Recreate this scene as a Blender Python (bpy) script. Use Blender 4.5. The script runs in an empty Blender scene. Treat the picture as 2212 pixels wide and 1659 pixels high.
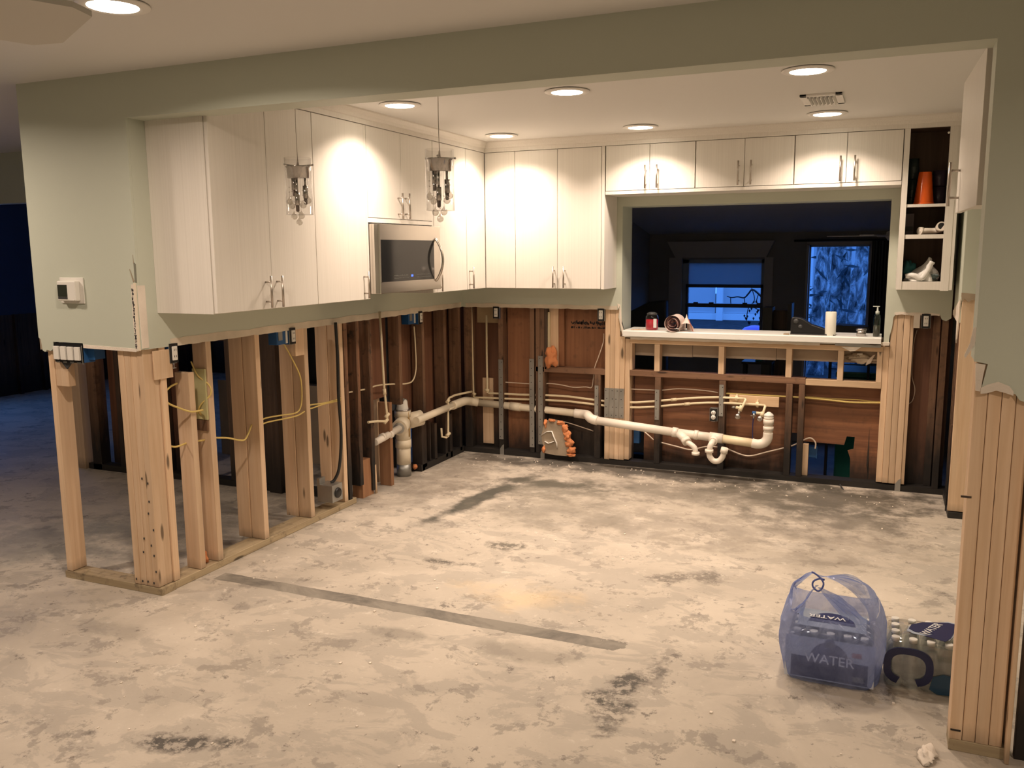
import bpy, math, random
from mathutils import Vector, Matrix, noise as mnoise
random.seed(7)
S = bpy.context.scene
COL = S.collection
PI = math.pi

# ------------------------------------------------------------------ camera
def make_camera():
    a, b, g = 0.40698503, 0.15162709, 0.00786557
    cy, sy, cp, sp, cr, sr = math.cos(a), math.sin(a), math.cos(b), math.sin(b), math.cos(g), math.sin(g)
    f = Vector((-sy, cy, 0)); r = Vector((cy, sy, 0)); d = Vector((0, 0, -1))
    f2 = cp*f + sp*d; d2 = cp*d - sp*f
    r3 = cr*r + sr*d2; d3 = cr*d2 - sr*r
    cam = bpy.data.cameras.new('camera'); o = bpy.data.objects.new('camera', cam); COL.objects.link(o)
    up = -d3; back = -f2
    m = Matrix(((r3.x, up.x, back.x, 0), (r3.y, up.y, back.y, 0), (r3.z, up.z, back.z, 1.64), (0, 0, 0, 1)))
    o.matrix_world = m
    cam.sensor_fit = 'HORIZONTAL'; cam.sensor_width = 36; cam.lens = 1869.88/2212*36
    cam.clip_start = 0.05; cam.clip_end = 200
    S.camera = o
make_camera()

# ------------------------------------------------------------------ world, exposure
S.view_settings.view_transform = 'Standard'; S.view_settings.look = 'None'
S.view_settings.gamma = 1.0; S.view_settings.use_curve_mapping = False
S.view_settings.exposure = 0.30
w = bpy.data.worlds.new('dusk'); S.world = w; w.use_nodes = True
bg = w.node_tree.nodes['Background']; bg.inputs[0].default_value = (0.085, 0.27, 0.85, 1); bg.inputs[1].default_value = 2.4

CEIL = 2.44
KITCHEN_LAMPS = [(-2.49, 4.26), (-1.53, 4.28), (-0.375, 4.26), (-2.505, 5.66), (-1.523, 5.68), (-0.375, 5.63)]
LIVING_LAMPS = [(-2.34, 2.2), (-4.3, 2.15), (-2.34, -1.0), (-.3, -1.0), (1.3, 1.3)]
LAMP_W = 10.0
LAMP_L = 16.0
LAMP_COL = (1.0, 0.795, 0.64)

# ------------------------------------------------------------------ mesh builder
class MB:
    def __init__(s): s.v = []; s.f = []; s.sm = []
    def face(s, idx, smooth=False): s.f.append(tuple(idx)); s.sm.append(smooth)
    def box(s, x0, x1, y0, y1, z0, z1):
        if x0 > x1: x0, x1 = x1, x0
        if y0 > y1: y0, y1 = y1, y0
        if z0 > z1: z0, z1 = z1, z0
        b = len(s.v)
        s.v += [(x0,y0,z0),(x1,y0,z0),(x1,y1,z0),(x0,y1,z0),(x0,y0,z1),(x1,y0,z1),(x1,y1,z1),(x0,y1,z1)]
        for q in ((0,3,2,1),(4,5,6,7),(0,1,5,4),(1,2,6,5),(2,3,7,6),(3,0,4,7)): s.face([b+i for i in q])
        return s
    def prism(s, poly, axis, a, b):
        # poly: list of 2D points; axis 'x': (y,z), 'y': (x,z), 'z': (x,y)
        n = len(poly); base = len(s.v)
        def P(p, t): return {'x': (t,p[0],p[1]), 'y': (p[0],t,p[1]), 'z': (p[0],p[1],t)}[axis]
        s.v += [P(p, a) for p in poly] + [P(p, b) for p in poly]
        s.face([base+i for i in range(n)][::-1]); s.face([base+n+i for i in range(n)])
        for i in range(n):
            j = (i+1) % n; s.face([base+i, base+j, base+n+j, base+n+i])
        return s
    def tube(s, pts, r, n=10, smooth=True, closed=False, rr=None, sub=0, flat=None):
        P = [Vector(p) for p in pts]
        if sub: P = catmull(P, sub)
        m = len(P)
        T = []
        for i in range(m):
            a = P[max(i-1, 0)]; b = P[min(i+1, m-1)]
            t = (b-a); T.append(t.normalized() if t.length > 1e-9 else Vector((0,0,1)))
        ref = Vector((0,0,1)) if abs(T[0].z) < 0.9 else Vector((1,0,0))
        N = T[0].cross(ref).normalized()
        base = len(s.v)
        for i in range(m):
            N = (N - T[i]*N.dot(T[i]))
            N = N.normalized() if N.length > 1e-6 else T[i].orthogonal().normalized()
            B = T[i].cross(N)
            R = r if rr is None else rr(i/(m-1))
            fl = 1.0 if flat is None else flat
            for k in range(n):
                an = 2*PI*k/n
                s.v.append(tuple(P[i] + N*math.cos(an)*R + B*math.sin(an)*R*fl))
        for i in range(m-1):
            for k in range(n):
                k2 = (k+1) % n
                s.face([base+i*n+k, base+i*n+k2, base+(i+1)*n+k2, base+(i+1)*n+k], smooth)
        s.face([base+k for k in range(n)][::-1]); s.face([base+(m-1)*n+k for k in range(n)])
        return s
    def cyl(s, p0, p1, r, r2=None, n=20):
        r2 = r if r2 is None else r2
        return s.tube([p0, p1], r, n=n, rr=lambda t: r+(r2-r)*t)
    def lathe(s, c, prof, n=24, axis='z'):
        base = len(s.v); m = len(prof)
        for (r, h) in prof:
            for k in range(n):
                an = 2*PI*k/n; u, w_ = r*math.cos(an), r*math.sin(an)
                s.v.append({'z': (c[0]+u, c[1]+w_, c[2]+h), 'x': (c[0]+h, c[1]+u, c[2]+w_), 'y': (c[0]+w_, c[1]+h, c[2]+u)}[axis])
        for i in range(m-1):
            for k in range(n):
                k2 = (k+1) % n
                s.face([base+i*n+k, base+i*n+k2, base+(i+1)*n+k2, base+(i+1)*n+k], True)
        s.face([base+k for k in range(n)][::-1]); s.face([base+(m-1)*n+k for k in range(n)])
        return s
    def ball(s, c, r, n=14, m=8, sz=1.0):
        return s.lathe(c, [(max(r*math.sin(PI*i/m), 1e-4), -r*sz*math.cos(PI*i/m)) for i in range(m+1)], n)
    def grid(s, fn, nu, nv, smooth=True):
        base = len(s.v)
        for i in range(nu+1):
            for j in range(nv+1): s.v.append(tuple(fn(i/nu, j/nv)))
        for i in range(nu):
            for j in range(nv):
                a = base+i*(nv+1)+j; s.face([a, a+1, a+nv+2, a+nv+1], smooth)
        return s
    def jitter(s, amp, sc=8.0, seed=0.0):
        out = []
        for p in s.v:
            q = Vector(p); nv = mnoise.noise_vector(q*sc+Vector((seed, seed*1.7, seed*.3)))
            out.append(tuple(q+nv*amp))
        s.v = out; return s
    def build(s, name, mat, parent=None, label=None, cat=None, group=None, kind=None, bevel=0, origin=None, recalc=True):
        me = bpy.data.meshes.new(name)
        if parent is not None:
            org = WORLD[parent.name]
            xs = [p[0] for p in s.v]; ys = [p[1] for p in s.v]; zs = [p[2] for p in s.v]
            mine = Vector(((min(xs)+max(xs))/2, (min(ys)+max(ys))/2, min(zs)))
        else:
            org = Vector((0,0,0))
            xs = [p[0] for p in s.v]; ys = [p[1] for p in s.v]; zs = [p[2] for p in s.v]
            mine = Vector(((min(xs)+max(xs))/2, (min(ys)+max(ys))/2, min(zs)))
            if kind == 'structure': mine = Vector((0,0,0))
        if origin is not None: mine = Vector(origin)
        me.from_pydata([tuple(Vector(p)-mine) for p in s.v], [], s.f)
        me.polygons.foreach_set('use_smooth', s.sm)
        if recalc:
            import bmesh
            bm = bmesh.new(); bm.from_mesh(me); bmesh.ops.recalc_face_normals(bm, faces=bm.faces); bm.to_mesh(me); bm.free()
        me.update()
        if mat is not None: me.materials.append(mat)
        o = bpy.data.objects.new(name, me); COL.objects.link(o)
        o.location = mine - org
        if parent is not None: o.parent = parent
        WORLD[o.name] = mine
        tag(o, label, cat, group, kind)
        if bevel:
            md = o.modifiers.new('bevel', 'BEVEL'); md.width = bevel; md.segments = 2; md.limit_method = 'ANGLE'; md.angle_limit = 0.6
        return o
WORLD = {}
def catmull(P, sub):
    out = []
    n = len(P)
    for i in range(n-1):
        p0 = P[max(i-1, 0)]; p1 = P[i]; p2 = P[i+1]; p3 = P[min(i+2, n-1)]
        for k in range(sub):
            t = k/sub
            out.append(0.5*((2*p1)+(p2-p0)*t+(2*p0-5*p1+4*p2-p3)*t*t+(3*p1-p0-3*p2+p3)*t**3))
    out.append(P[-1]); return out
def tag(o, label=None, cat=None, group=None, kind=None):
    if label: o['label'] = label
    if cat: o['category'] = cat
    if group: o['group'] = group
    if kind: o['kind'] = kind
def thing(name, loc, label, cat, group=None, parent=None):
    o = bpy.data.objects.new(name, None); COL.objects.link(o); o.location = loc; o.empty_display_size = 0.05
    WORLD[o.name] = Vector(loc)
    tag(o, label, cat, group); return o
def B(x0, x1, y0, y1, z0, z1): return MB().box(x0, x1, y0, y1, z0, z1)

# ------------------------------------------------------------------ materials
def newmat(name):
    m = bpy.data.materials.new(name); m.use_nodes = True
    nt = m.node_tree; p = nt.nodes['Principled BSDF']
    return m, nt, p
class N:
    def __init__(s, nt): s.nt = nt
    def n(s, t, **kw):
        x = s.nt.nodes.new(t)
        for k, v in kw.items():
            if k.startswith('_'): setattr(x, k[1:], v)
            elif isinstance(v, bpy.types.NodeSocket): s.nt.links.new(v, x.inputs[k.replace('__', ' ')])
            else: x.inputs[k.replace('__', ' ')].default_value = v
        return x
    def math(s, op, a, b=None, clamp=False):
        x = s.nt.nodes.new('ShaderNodeMath'); x.operation = op; x.use_clamp = clamp
        for i, v in enumerate((a, b)):
            if v is None: continue
            if isinstance(v, bpy.types.NodeSocket): s.nt.links.new(v, x.inputs[i])
            else: x.inputs[i].default_value = v
        return x.outputs[0]
    def mix(s, f, a, b, mode='MIX'):
        x = s.nt.nodes.new('ShaderNodeMix'); x.data_type = 'RGBA'; x.blend_type = mode
        for i, v in ((0, f), (6, a), (7, b)):
            if isinstance(v, bpy.types.NodeSocket): s.nt.links.new(v, x.inputs[i])
            elif i == 0: x.inputs[0].default_value = v
            else: x.inputs[i].default_value = (*v, 1) if len(v) == 3 else v
        return x.outputs[2]
    def ramp(s, f, stops, interp='LINEAR'):
        x = s.nt.nodes.new('ShaderNodeValToRGB'); s.nt.links.new(f, x.inputs[0]); cr = x.color_ramp; cr.interpolation = interp
        while len(cr.elements) < len(stops): cr.elements.new(0.5)
        for e, (p, c) in zip(cr.elements, stops):
            e.position = p; e.color = (c, c, c, 1) if isinstance(c, (int, float)) else (*c, 1)
        return x.outputs[0]
    def noise(s, vec, scale, detail=3, rough=.5, dist=0.0):
        x = s.nt.nodes.new('ShaderNodeTexNoise'); s.nt.links.new(vec, x.inputs['Vector'])
        x.inputs['Scale'].default_value = scale; x.inputs['Detail'].default_value = detail
        x.inputs['Roughness'].default_value = rough; x.inputs['Distortion'].default_value = dist
        return x.outputs[0]
    def mapping(s, vec, scale=(1,1,1), loc=(0,0,0)):
        x = s.nt.nodes.new('ShaderNodeMapping'); s.nt.links.new(vec, x.inputs[0])
        x.inputs['Scale'].default_value = scale; x.inputs['Location'].default_value = loc
        return x.outputs[0]
    def pos(s): return s.nt.nodes.new('ShaderNodeNewGeometry').outputs['Position']
    def obj(s):
        t = s.nt.nodes.new('ShaderNodeTexCoord').outputs['Object']
        r = s.nt.nodes.new('ShaderNodeObjectInfo').outputs['Random']
        m = s.math('MULTIPLY', r, 37.0)
        x = s.nt.nodes.new('ShaderNodeVectorMath'); x.operation = 'ADD'; s.nt.links.new(t, x.inputs[0]); s.nt.links.new(m, x.inputs[1])
        return x.outputs[0]
    def bump(s, h, strength, dist, p):
        x = s.nt.nodes.new('ShaderNodeBump'); s.nt.links.new(h, x.inputs['Height'])
        x.inputs['Strength'].default_value = strength; x.inputs['Distance'].default_value = dist
        s.nt.links.new(x.outputs[0], p.inputs['Normal'])
def plain(name, col, rough=.5, metal=0, bump=0, bscale=200, spec=None, emit=None, es=1, var=0.0):
    m, nt, p = newmat(name); k = N(nt)
    p.inputs['Base Color'].default_value = (*col, 1); p.inputs['Roughness'].default_value = rough; p.inputs['Metallic'].default_value = metal
    if spec is not None: p.inputs['Specular IOR Level'].default_value = spec
    if emit: p.inputs['Emission Color'].default_value = (*emit, 1); p.inputs['Emission Strength'].default_value = es
    o = None
    if bump or var: o = k.obj()
    if bump: k.bump(k.noise(o, bscale, 3), bump, .002, p)
    if var:
        n = k.noise(o, 6, 4)
        c = k.mix(k.ramp(n, [(.3, 0.0), (.7, 1.0)]), tuple(max(0, x*(1-var)) for x in col), tuple(min(1, x*(1+var)) for x in col))
        nt.links.new(c, p.inputs['Base Color'])
    return m
def wood(name, light, dark, axis='z', mould=0.0, knots=True, rough=.6, mtop=.5, spots=0.0):
    m, nt, p = newmat(name); k = N(nt); o = k.obj()
    sc = {'z': (38, 38, 1.6), 'x': (1.6, 38, 38), 'y': (38, 1.6, 38)}[axis]
    s2 = {'z': (9, 9, .7), 'x': (.7, 9, 9), 'y': (9, .7, 9)}[axis]
    g = k.noise(k.mapping(o, sc), 1.0, 4, .6, .3)
    g2 = k.noise(k.mapping(o, s2), 1.0, 3, .5, .8)
    c = k.mix(k.ramp(g, [(.35, 0.0), (.65, 1.0)]), dark, light)
    c = k.mix(k.ramp(g2, [(.35, 0.45), (.65, 0.0)]), c, tuple(x*.72 for x in light))
    rnd = nt.nodes.new('ShaderNodeObjectInfo').outputs['Random']
    br = k.math('ADD', k.math('MULTIPLY', rnd, .25), .87)
    hv = nt.nodes.new('ShaderNodeHueSaturation'); nt.links.new(c, hv.inputs['Color']); nt.links.new(br, hv.inputs['Value'])
    c = hv.outputs[0]
    if knots:
        vs = {'z': (14, 14, 3.2), 'x': (3.2, 14, 14), 'y': (14, 3.2, 14)}[axis]
        vo = nt.nodes.new('ShaderNodeTexVoronoi'); nt.links.new(k.mapping(o, vs), vo.inputs['Vector']); vo.inputs['Scale'].default_value = 1
        kn = k.ramp(vo.outputs['Distance'], [(.09, 1.0), (.16, 0.0)])
        gate = k.math('GREATER_THAN', vo.outputs['Color'], 0.58)
        c = k.mix(k.math('MULTIPLY', kn, gate), c, tuple(x*.28 for x in dark))
    if spots:
        sp = k.noise(o, 14, 4, .7)
        c = k.mix(k.math('MULTIPLY', k.ramp(sp, [(.56, 0.0), (.68, 1.0)]), spots), c, (.035, .028, .022))
    if mould:
        ps = k.pos(); sep = nt.nodes.new('ShaderNodeSeparateXYZ'); nt.links.new(ps, sep.inputs[0])
        nz = k.math('MULTIPLY', k.math('SUBTRACT', k.noise(k.mapping(ps, (12, 12, 3)), 1, 4, .7), .5), .9)
        h = k.math('ADD', k.math('DIVIDE', sep.outputs[2], mtop), nz)
        c = k.mix(k.math('MULTIPLY', k.ramp(h, [(.2, 1.0), (.95, 0.0)]), mould), c, (.012, .010, .009))
    nt.links.new(c, p.inputs['Base Color']); p.inputs['Roughness'].default_value = rough
    k.bump(g, .25, .001, p)
    return m
def clear(name, tint=(1,1,1), rough=0.02, gloss=.12, alpha=.0, fres=1.45):
    m = bpy.data.materials.new(name); m.use_nodes = True; nt = m.node_tree; nt.nodes.clear(); k = N(nt)
    out = nt.nodes.new('ShaderNodeOutputMaterial')
    tr = k.n('ShaderNodeBsdfTransparent', Color=(*tint, 1)); gl = k.n('ShaderNodeBsdfGlossy', Roughness=rough)
    fr = nt.nodes.new('ShaderNodeLayerWeight'); fr.inputs['Blend'].default_value = .35 if fres < 1.5 else .5
    mx = nt.nodes.new('ShaderNodeMixShader')
    f = k.math('ADD', k.math('MULTIPLY', k.math('POWER', fr.outputs['Facing'], 3.0), .75), gloss, True)
    nt.links.new(f, mx.inputs[0]); nt.links.new(tr.outputs[0], mx.inputs[1]); nt.links.new(gl.outputs[0], mx.inputs[2])
    last = mx.outputs[0]
    if alpha:
        df = k.n('ShaderNodeBsdfDiffuse', Color=(*tint, 1)); m2 = nt.nodes.new('ShaderNodeMixShader'); m2.inputs[0].default_value = alpha
        nt.links.new(last, m2.inputs[1]); nt.links.new(df.outputs[0], m2.inputs[2]); last = m2.outputs[0]
    nt.links.new(last, out.inputs[0]); return m

M = {}
def mats():
    M['paint'] = plain('sage_paint', (.56, .595, .50), .55, bump=.12, bscale=260)
    M['ceil'] = plain('ceiling_white', (.74, .73, .70), .8, bump=.1, bscale=150)
    M['gyp'] = plain('gypsum_edge', (.78, .70, .60), .9, bump=.8, bscale=120, var=.12)
    M['torn'] = plain('torn_paper', (.70, .62, .50), .9, bump=.5, bscale=90, var=.15)
    M['brownpaper'] = plain('brown_paper', (.36, .29, .21), .9, bump=.4, bscale=60, var=.2)
    M['pine'] = wood('pine_new', (.80, .59, .40), (.68, .465, .285), 'z', mould=.5, mtop=.10)
    M['pine_x'] = wood('pine_new_lengthwise', (.76, .55, .35), (.62, .42, .25), 'x')
    M['treated_x'] = wood('treated_plate', (.50, .40, .25), (.34, .26, .16), 'x', spots=.5)
    M['treated_y'] = wood('treated_plate_y', (.50, .40, .25), (.34, .26, .16), 'y', spots=.4)
    M['old'] = wood('old_wood', (.27, .15, .085), (.16, .085, .05), 'z', mould=.98, mtop=.85, spots=.45)
    M['boardbrown'] = wood('brown_board', (.42, .22, .11), (.30, .14, .07), 'z')
    M['old_x'] = wood('old_wood_lengthwise', (.30, .165, .095), (.18, .09, .05), 'x', spots=.4)
    M['black_x'] = wood('mould_plate', (.022, .018, .015), (.010, .009, .008), 'x', knots=False)
    M['black_y'] = wood('mould_plate_y', (.022, .018, .015), (.010, .009, .008), 'y', knots=False)
    M['darkold'] = wood('dark_old_wood', (.12, .075, .05), (.05, .03, .022), 'z', mould=.9, mtop=.5, spots=.3)
    M['rough'] = wood('charred_old_wood', (.30, .15, .08), (.10, .055, .035), 'z', mould=1.0, mtop=1.0, spots=.9)
    M['ply'] = wood('plywood_orange', (.34, .15, .068), (.24, .10, .045), 'z', mould=.9, mtop=.30, knots=False, spots=.25)
    M['ply_x'] = wood('plywood_orange_x', (.29, .125, .058), (.16, .066, .034), 'x', mould=.9, mtop=.28, knots=False, spots=.2)
    M['plydark'] = wood('plywood_dark', (.19, .085, .045), (.12, .05, .028), 'z', mould=.95, mtop=.5, knots=False)
    M['greenboard'] = plain('green_treated_board', (.55, .52, .27), .8, var=.15, bump=.2, bscale=30)
    M['galv'] = plain('galvanised_steel', (.42, .42, .40), .45, .85, var=.15)
    M['cab'] = None
    m, nt, p = newmat('cabinet_laminate'); k = N(nt); o = k.obj()
    g = k.noise(k.mapping(o, (150, 150, .12)), 1, 2, .6)
    nt.links.new(k.mix(g, (.70, .665, .60), (.84, .80, .735)), p.inputs['Base Color']); p.inputs['Roughness'].default_value = .42
    M['cab'] = m
    M['cabin'] = wood('cabinet_interior', (.13, .075, .045), (.09, .05, .03), 'z', knots=False)
    M['nickel'] = plain('brushed_nickel', (.50, .45, .40), .32, 1.0)
    m, nt, p = newmat('stainless'); k = N(nt); o = k.obj()
    g = k.noise(k.mapping(o, (3, 3, 220)), 1, 2)
    nt.links.new(k.ramp(g, [(.3, .22), (.7, .26)]), p.inputs['Roughness']); p.inputs['Metallic'].default_value = 1
    p.inputs['Base Color'].default_value = (.66, .62, .57, 1); M['steel'] = m
    M['blackglass'] = plain('black_glass', (.018, .018, .018), .08)
    M['black'] = plain('black_plastic', (.012, .012, .013), .35)
    M['darkgrey'] = plain('dark_grey', (.05, .05, .05), .5)
    M['pvc'] = plain('pvc_white', (.83, .76, .66), .35, var=.05)
    M['pvcold'] = plain('pvc_aged', (.80, .71, .55), .4, var=.1)
    M['cpvc'] = plain('cpvc_cream', (.80, .68, .46), .35, var=.05)
    M['wire'] = plain('yellow_cable', (.72, .55, .18), .5)
    M['wirew'] = plain('white_cable', (.70, .58, .46), .5)
    M['wireblk'] = plain('black_cable', (.015, .015, .015), .4)
    M['bluebox'] = plain('blue_box', (.02, .10, .28), .5)
    M['white'] = plain('white_plastic', (.82, .80, .74), .35)
    M['whitem'] = plain('white_paint_metal', (.82, .80, .76), .5)
    M['sillw'] = plain('sill_white', (.80, .80, .76), .45, bump=.15, bscale=60)
    M['screen'] = plain('lcd', (.035, .04, .03), .2)
    M['beige'] = plain('board_back_beige', (.42, .34, .26), .85, var=.08)
    M['orange'] = plain('orange_plastic', (.85, .13, .015), .18)
    M['foam'] = plain('orange_foam', (.66, .25, .10), .9, var=.2, bump=.6, bscale=40)
    M['chrome'] = plain('chrome', (.50, .48, .46), .12, 1.0)
    M['darkchrome'] = plain('bulb_dark', (.12, .09, .07), .2, .3)
    M['led'] = plain('led_panel', (1, 1, 1), .5, emit=(1, .86, .66), es=14)
    M['blueled'] = plain('clock_led', (.02, .05, .5), .5, emit=(.05, .12, 1), es=3)
    M['mark'] = plain('panel_marks', (.16, .17, .15), .5)
    M['navy'] = plain('navy_print', (.014, .02, .09), .3)
    M['navywall'] = plain('dark_blue_wall', (.05, .07, .13), .8)
    M['print'] = plain('white_print', (.72, .72, .72), .4)
    M['redprint'] = plain('red_print', (.45, .12, .08), .4)
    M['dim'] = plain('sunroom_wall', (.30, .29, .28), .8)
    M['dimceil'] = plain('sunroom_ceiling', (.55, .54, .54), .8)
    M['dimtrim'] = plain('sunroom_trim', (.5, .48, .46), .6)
    M['shade'] = plain('roller_shade', (.6, .68, .72), .8)
    nt = M['shade'].node_tree; k = N(nt); tl = k.n('ShaderNodeBsdfTranslucent', Color=(.6, .68, .72, 1)); mx_ = nt.nodes.new('ShaderNodeMixShader'); mx_.inputs[0].default_value = .5
    nt.links.new(nt.nodes['Principled BSDF'].outputs[0], mx_.inputs[1]); nt.links.new(tl.outputs[0], mx_.inputs[2]); nt.links.new(mx_.outputs[0], nt.nodes['Material Output'].inputs[0])
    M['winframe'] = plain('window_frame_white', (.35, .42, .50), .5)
    M['fence'] = plain('white_vinyl_fence', (.80, .82, .84), .5)
    M['panelshade'] = plain('fence_panel_shade', (.55, .57, .60), .5)  # same white vinyl, darkened so the panels read as shaded beside the posts
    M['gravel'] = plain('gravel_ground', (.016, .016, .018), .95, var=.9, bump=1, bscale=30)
    m, nt, p = newmat('bark'); k = N(nt); o = k.obj()
    g = k.noise(k.mapping(o, (9, 9, 4)), 1, 5, .7, .6)
    nt.links.new(k.ramp(g, [(.38, (.03, .035, .04)), (.5, (.22, .24, .26)), (.62, (.7, .72, .74))]), p.inputs['Base Color']); p.inputs['Roughness'].default_value = .9
    k.bump(g, .8, .03, p); M['bark'] = m
    M['purple'] = plain('purple_plastic', (.42, .22, .85), .4)
    M['teal'] = plain('green_bin', (.01, .10, .075), .4)
    M['tealcloth'] = plain('teal_cloth', (.04, .19, .20), .8)
    M['cloth'] = plain('white_cloth', (.75, .74, .70), .85, bump=.3, bscale=300)
    M['pinkpaper'] = plain('patterned_paper', (.80, .66, .60), .7)
    m, nt, p = newmat('red_pattern_paper'); k = N(nt); o = k.obj()
    vo = nt.nodes.new('ShaderNodeTexVoronoi'); nt.links.new(o, vo.inputs['Vector']); vo.inputs['Scale'].default_value = 90
    nt.links.new(k.ramp(vo.outputs['Distance'], [(.25, (.48, .13, .13)), (.55, (.80, .64, .58))]), p.inputs['Base Color']); p.inputs['Roughness'].default_value = .7
    M['redpaper'] = m
    M['redwax'] = plain('red_liquid', (.42, .015, .03), .12)
    M['wax'] = plain('white_wax', (.78, .76, .66), .5)
    M['tin'] = plain('tin', (.45, .42, .40), .3, 1)
    M['glass'] = clear('clear_glass', (.97, .97, .97), .02, .02)
    M['crystal'] = clear('crystal', (.88, .86, .83), .03, .22, fres=1.6)
    M['pane'] = clear('window_pane', (.88, .90, .92), .01, .0)
    M['film'] = clear('shrink_film', (.95, .96, .96), .07, .16)
    M['bottle'] = clear('bottle_plastic', (.90, .92, .91), .06, .08, alpha=.16)
    m = bpy.data.materials.new('blue_bag_plastic'); m.use_nodes = True; nt = m.node_tree; nt.nodes.clear(); k = N(nt)
    out = nt.nodes.new('ShaderNodeOutputMaterial'); o = k.obj()
    nz = k.noise(k.mapping(o, (9, 9, 5)), 1, 4, .6, 1.2)
    tr = k.n('ShaderNodeBsdfTransparent', Color=(.74, .80, .95, 1)); df = k.n('ShaderNodeBsdfDiffuse', Color=(.33, .40, .68, 1))
    tl = k.n('ShaderNodeBsdfTranslucent', Color=(.28, .36, .72, 1)); gl = k.n('ShaderNodeBsdfGlossy', Roughness=.28, Color=(.7, .75, .95, 1))
    def mx(f, a, b):
        x = nt.nodes.new('ShaderNodeMixShader')
        if isinstance(f, float): x.inputs[0].default_value = f
        else: nt.links.new(f, x.inputs[0])
        nt.links.new(a, x.inputs[1]); nt.links.new(b, x.inputs[2]); return x.outputs[0]
    dd = mx(.4, df.outputs[0], tl.outputs[0]); dg = mx(.13, dd, gl.outputs[0])
    ff = k.ramp(nz, [(.35, .36), (.65, .66)])
    fin = mx(ff, tr.outputs[0], dg); nt.links.new(fin, out.inputs[0])
    bmp = nt.nodes.new('ShaderNodeBump'); nt.links.new(nz, bmp.inputs['Height']); bmp.inputs['Strength'].default_value = .8; bmp.inputs['Distance'].default_value = .02
    for q in (df, tl, gl): nt.links.new(bmp.outputs[0], q.inputs['Normal'])
    M['bag'] = m
    # concrete slab
    m, nt, p = newmat('concrete_slab'); k = N(nt); ps = k.pos()
    warp = k.noise(ps, 2.2, 4, .6)
    n1 = k.noise(ps, 1.1, 6, .62, .4); n2 = k.noise(k.mapping(ps, (1, 1.6, 1), (5, 3, 0)), 3.3, 6, .68, .5); n3 = k.noise(ps, 17, 5, .7); n4 = k.noise(k.mapping(ps, (1, 1, 1), (9, 1, 4)), 5.0, 6, .72, .2)
    c = k.mix(k.ramp(n1, [(.36, 0.0), (.60, 1.0)]), (.42, .37, .305), (.565, .50, .415))
    c = k.mix(k.math('MULTIPLY', k.ramp(n2, [(.50, 0.0), (.545, 1.0)]), .42), c, (.31, .28, .24))
    c = k.mix(k.math('MULTIPLY', k.ramp(n4, [(.565, 0.0), (.60, 1.0)]), .55), c, (.22, .195, .165))
    n5 = k.noise(k.mapping(ps, (1, 1, 1), (2, 7, 1)), 8.0, 8, .78, .1)
    c = k.mix(k.math('MULTIPLY', k.ramp(n5, [(.60, 0.0), (.645, 1.0)]), .8), c, (.15, .13, .11))
    c = k.mix(k.math('MULTIPLY', k.ramp(n5, [(.36, 1.0), (.41, 0.0)]), .55), c, (.68, .62, .53))
    c = k.mix(k.math('MULTIPLY', k.ramp(n3, [(.66, 0.0), (.72, 1.0)]), .7), c, (.13, .115, .095))
    c = k.mix(k.math('MULTIPLY', k.ramp(n3, [(.30, 1.0), (.38, 0.0)]), .4), c, (.70, .64, .54))
    sep = nt.nodes.new('ShaderNodeSeparateXYZ'); nt.links.new(ps, sep.inputs[0]); X, Y = sep.outputs[0], sep.outputs[1]
    w1 = k.noise(ps, 5, 5, .65)
    wo = k.math('SUBTRACT', w1, .5)
    brkm = k.ramp(k.noise(ps, 21, 6, .75), [(.43, .12), (.52, 1.0)])
    def spot(x, y, rx, ry, rot, amt, col=(.055, .05, .042), wob=1.6, lo=.35, hi=1.0, brk=False):
        nonlocal c
        mp = nt.nodes.new('ShaderNodeMapping'); mp.vector_type = 'TEXTURE'
        mp.inputs['Location'].default_value = (x, y, 0); mp.inputs['Rotation'].default_value = (0, 0, rot); mp.inputs['Scale'].default_value = (rx, ry, 1)
        nt.links.new(ps, mp.inputs[0])
        ln = nt.nodes.new('ShaderNodeVectorMath'); ln.operation = 'LENGTH'; nt.links.new(mp.outputs[0], ln.inputs[0])
        d = k.math('ADD', ln.outputs['Value'], k.math('MULTIPLY', wo, wob*1.6))
        f_ = k.math('MULTIPLY', k.ramp(d, [(lo, 1.0), (hi, 0.0)]), amt)
        if brk: f_ = k.math('MULTIPLY', f_, brkm)
        c = k.mix(f_, c, col)
    spot(-1.3, 5.6, 2.1, .95, 0, .42, (.27, .235, .19), 1.6)
    spot(-1.6, 6.2, 2.4, .22, 0, .85)              # damp line along the back plate
    spot(-.35, 5.95, .85, .42, 0, .8, (.085, .075, .055))
    spot(-2.44, 5.10, .10, .80, -.12, .92, (.05, .05, .04), 1.2, .5)
    spot(-2.1, 5.62, .5, .13, .12, .85, (.06, .058, .045), 1.4)
    spot(-.9, 5.75, 1.3, .35, 0, .55, (.13, .115, .09), 2.2)
    spot(-.2, 5.5, .55, .35, .3, .6, (.11, .10, .08), 2.2)
    spot(-1.0, 5.0, 1.2, .35, .1, .35, (.22, .19, .155), 2.4)
    spot(-2.9, 4.9, .25, .5, 0, .35, (.25, .22, .18), 2)   # old cabinet line
    spot(-2.15, 5.5, .55, .28, .1, .5, (.12, .11, .085))
    spot(-1.9, 5.0, .7, .5, .3, .35, (.20, .18, .14))
    spot(-2.9, 5.6, .35, .9, 0, .45, (.16, .13, .10))
    spot(-.827, 2.99, .08, .22, -.25, .9, wob=2.6, brk=True); spot(-.79, 2.74, .08, .14, .2, .8, wob=2.6, brk=True)
    spot(-2.17, 2.04, .26, .06, .3, .9, (.05, .045, .04), wob=2.6, brk=True)
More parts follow.
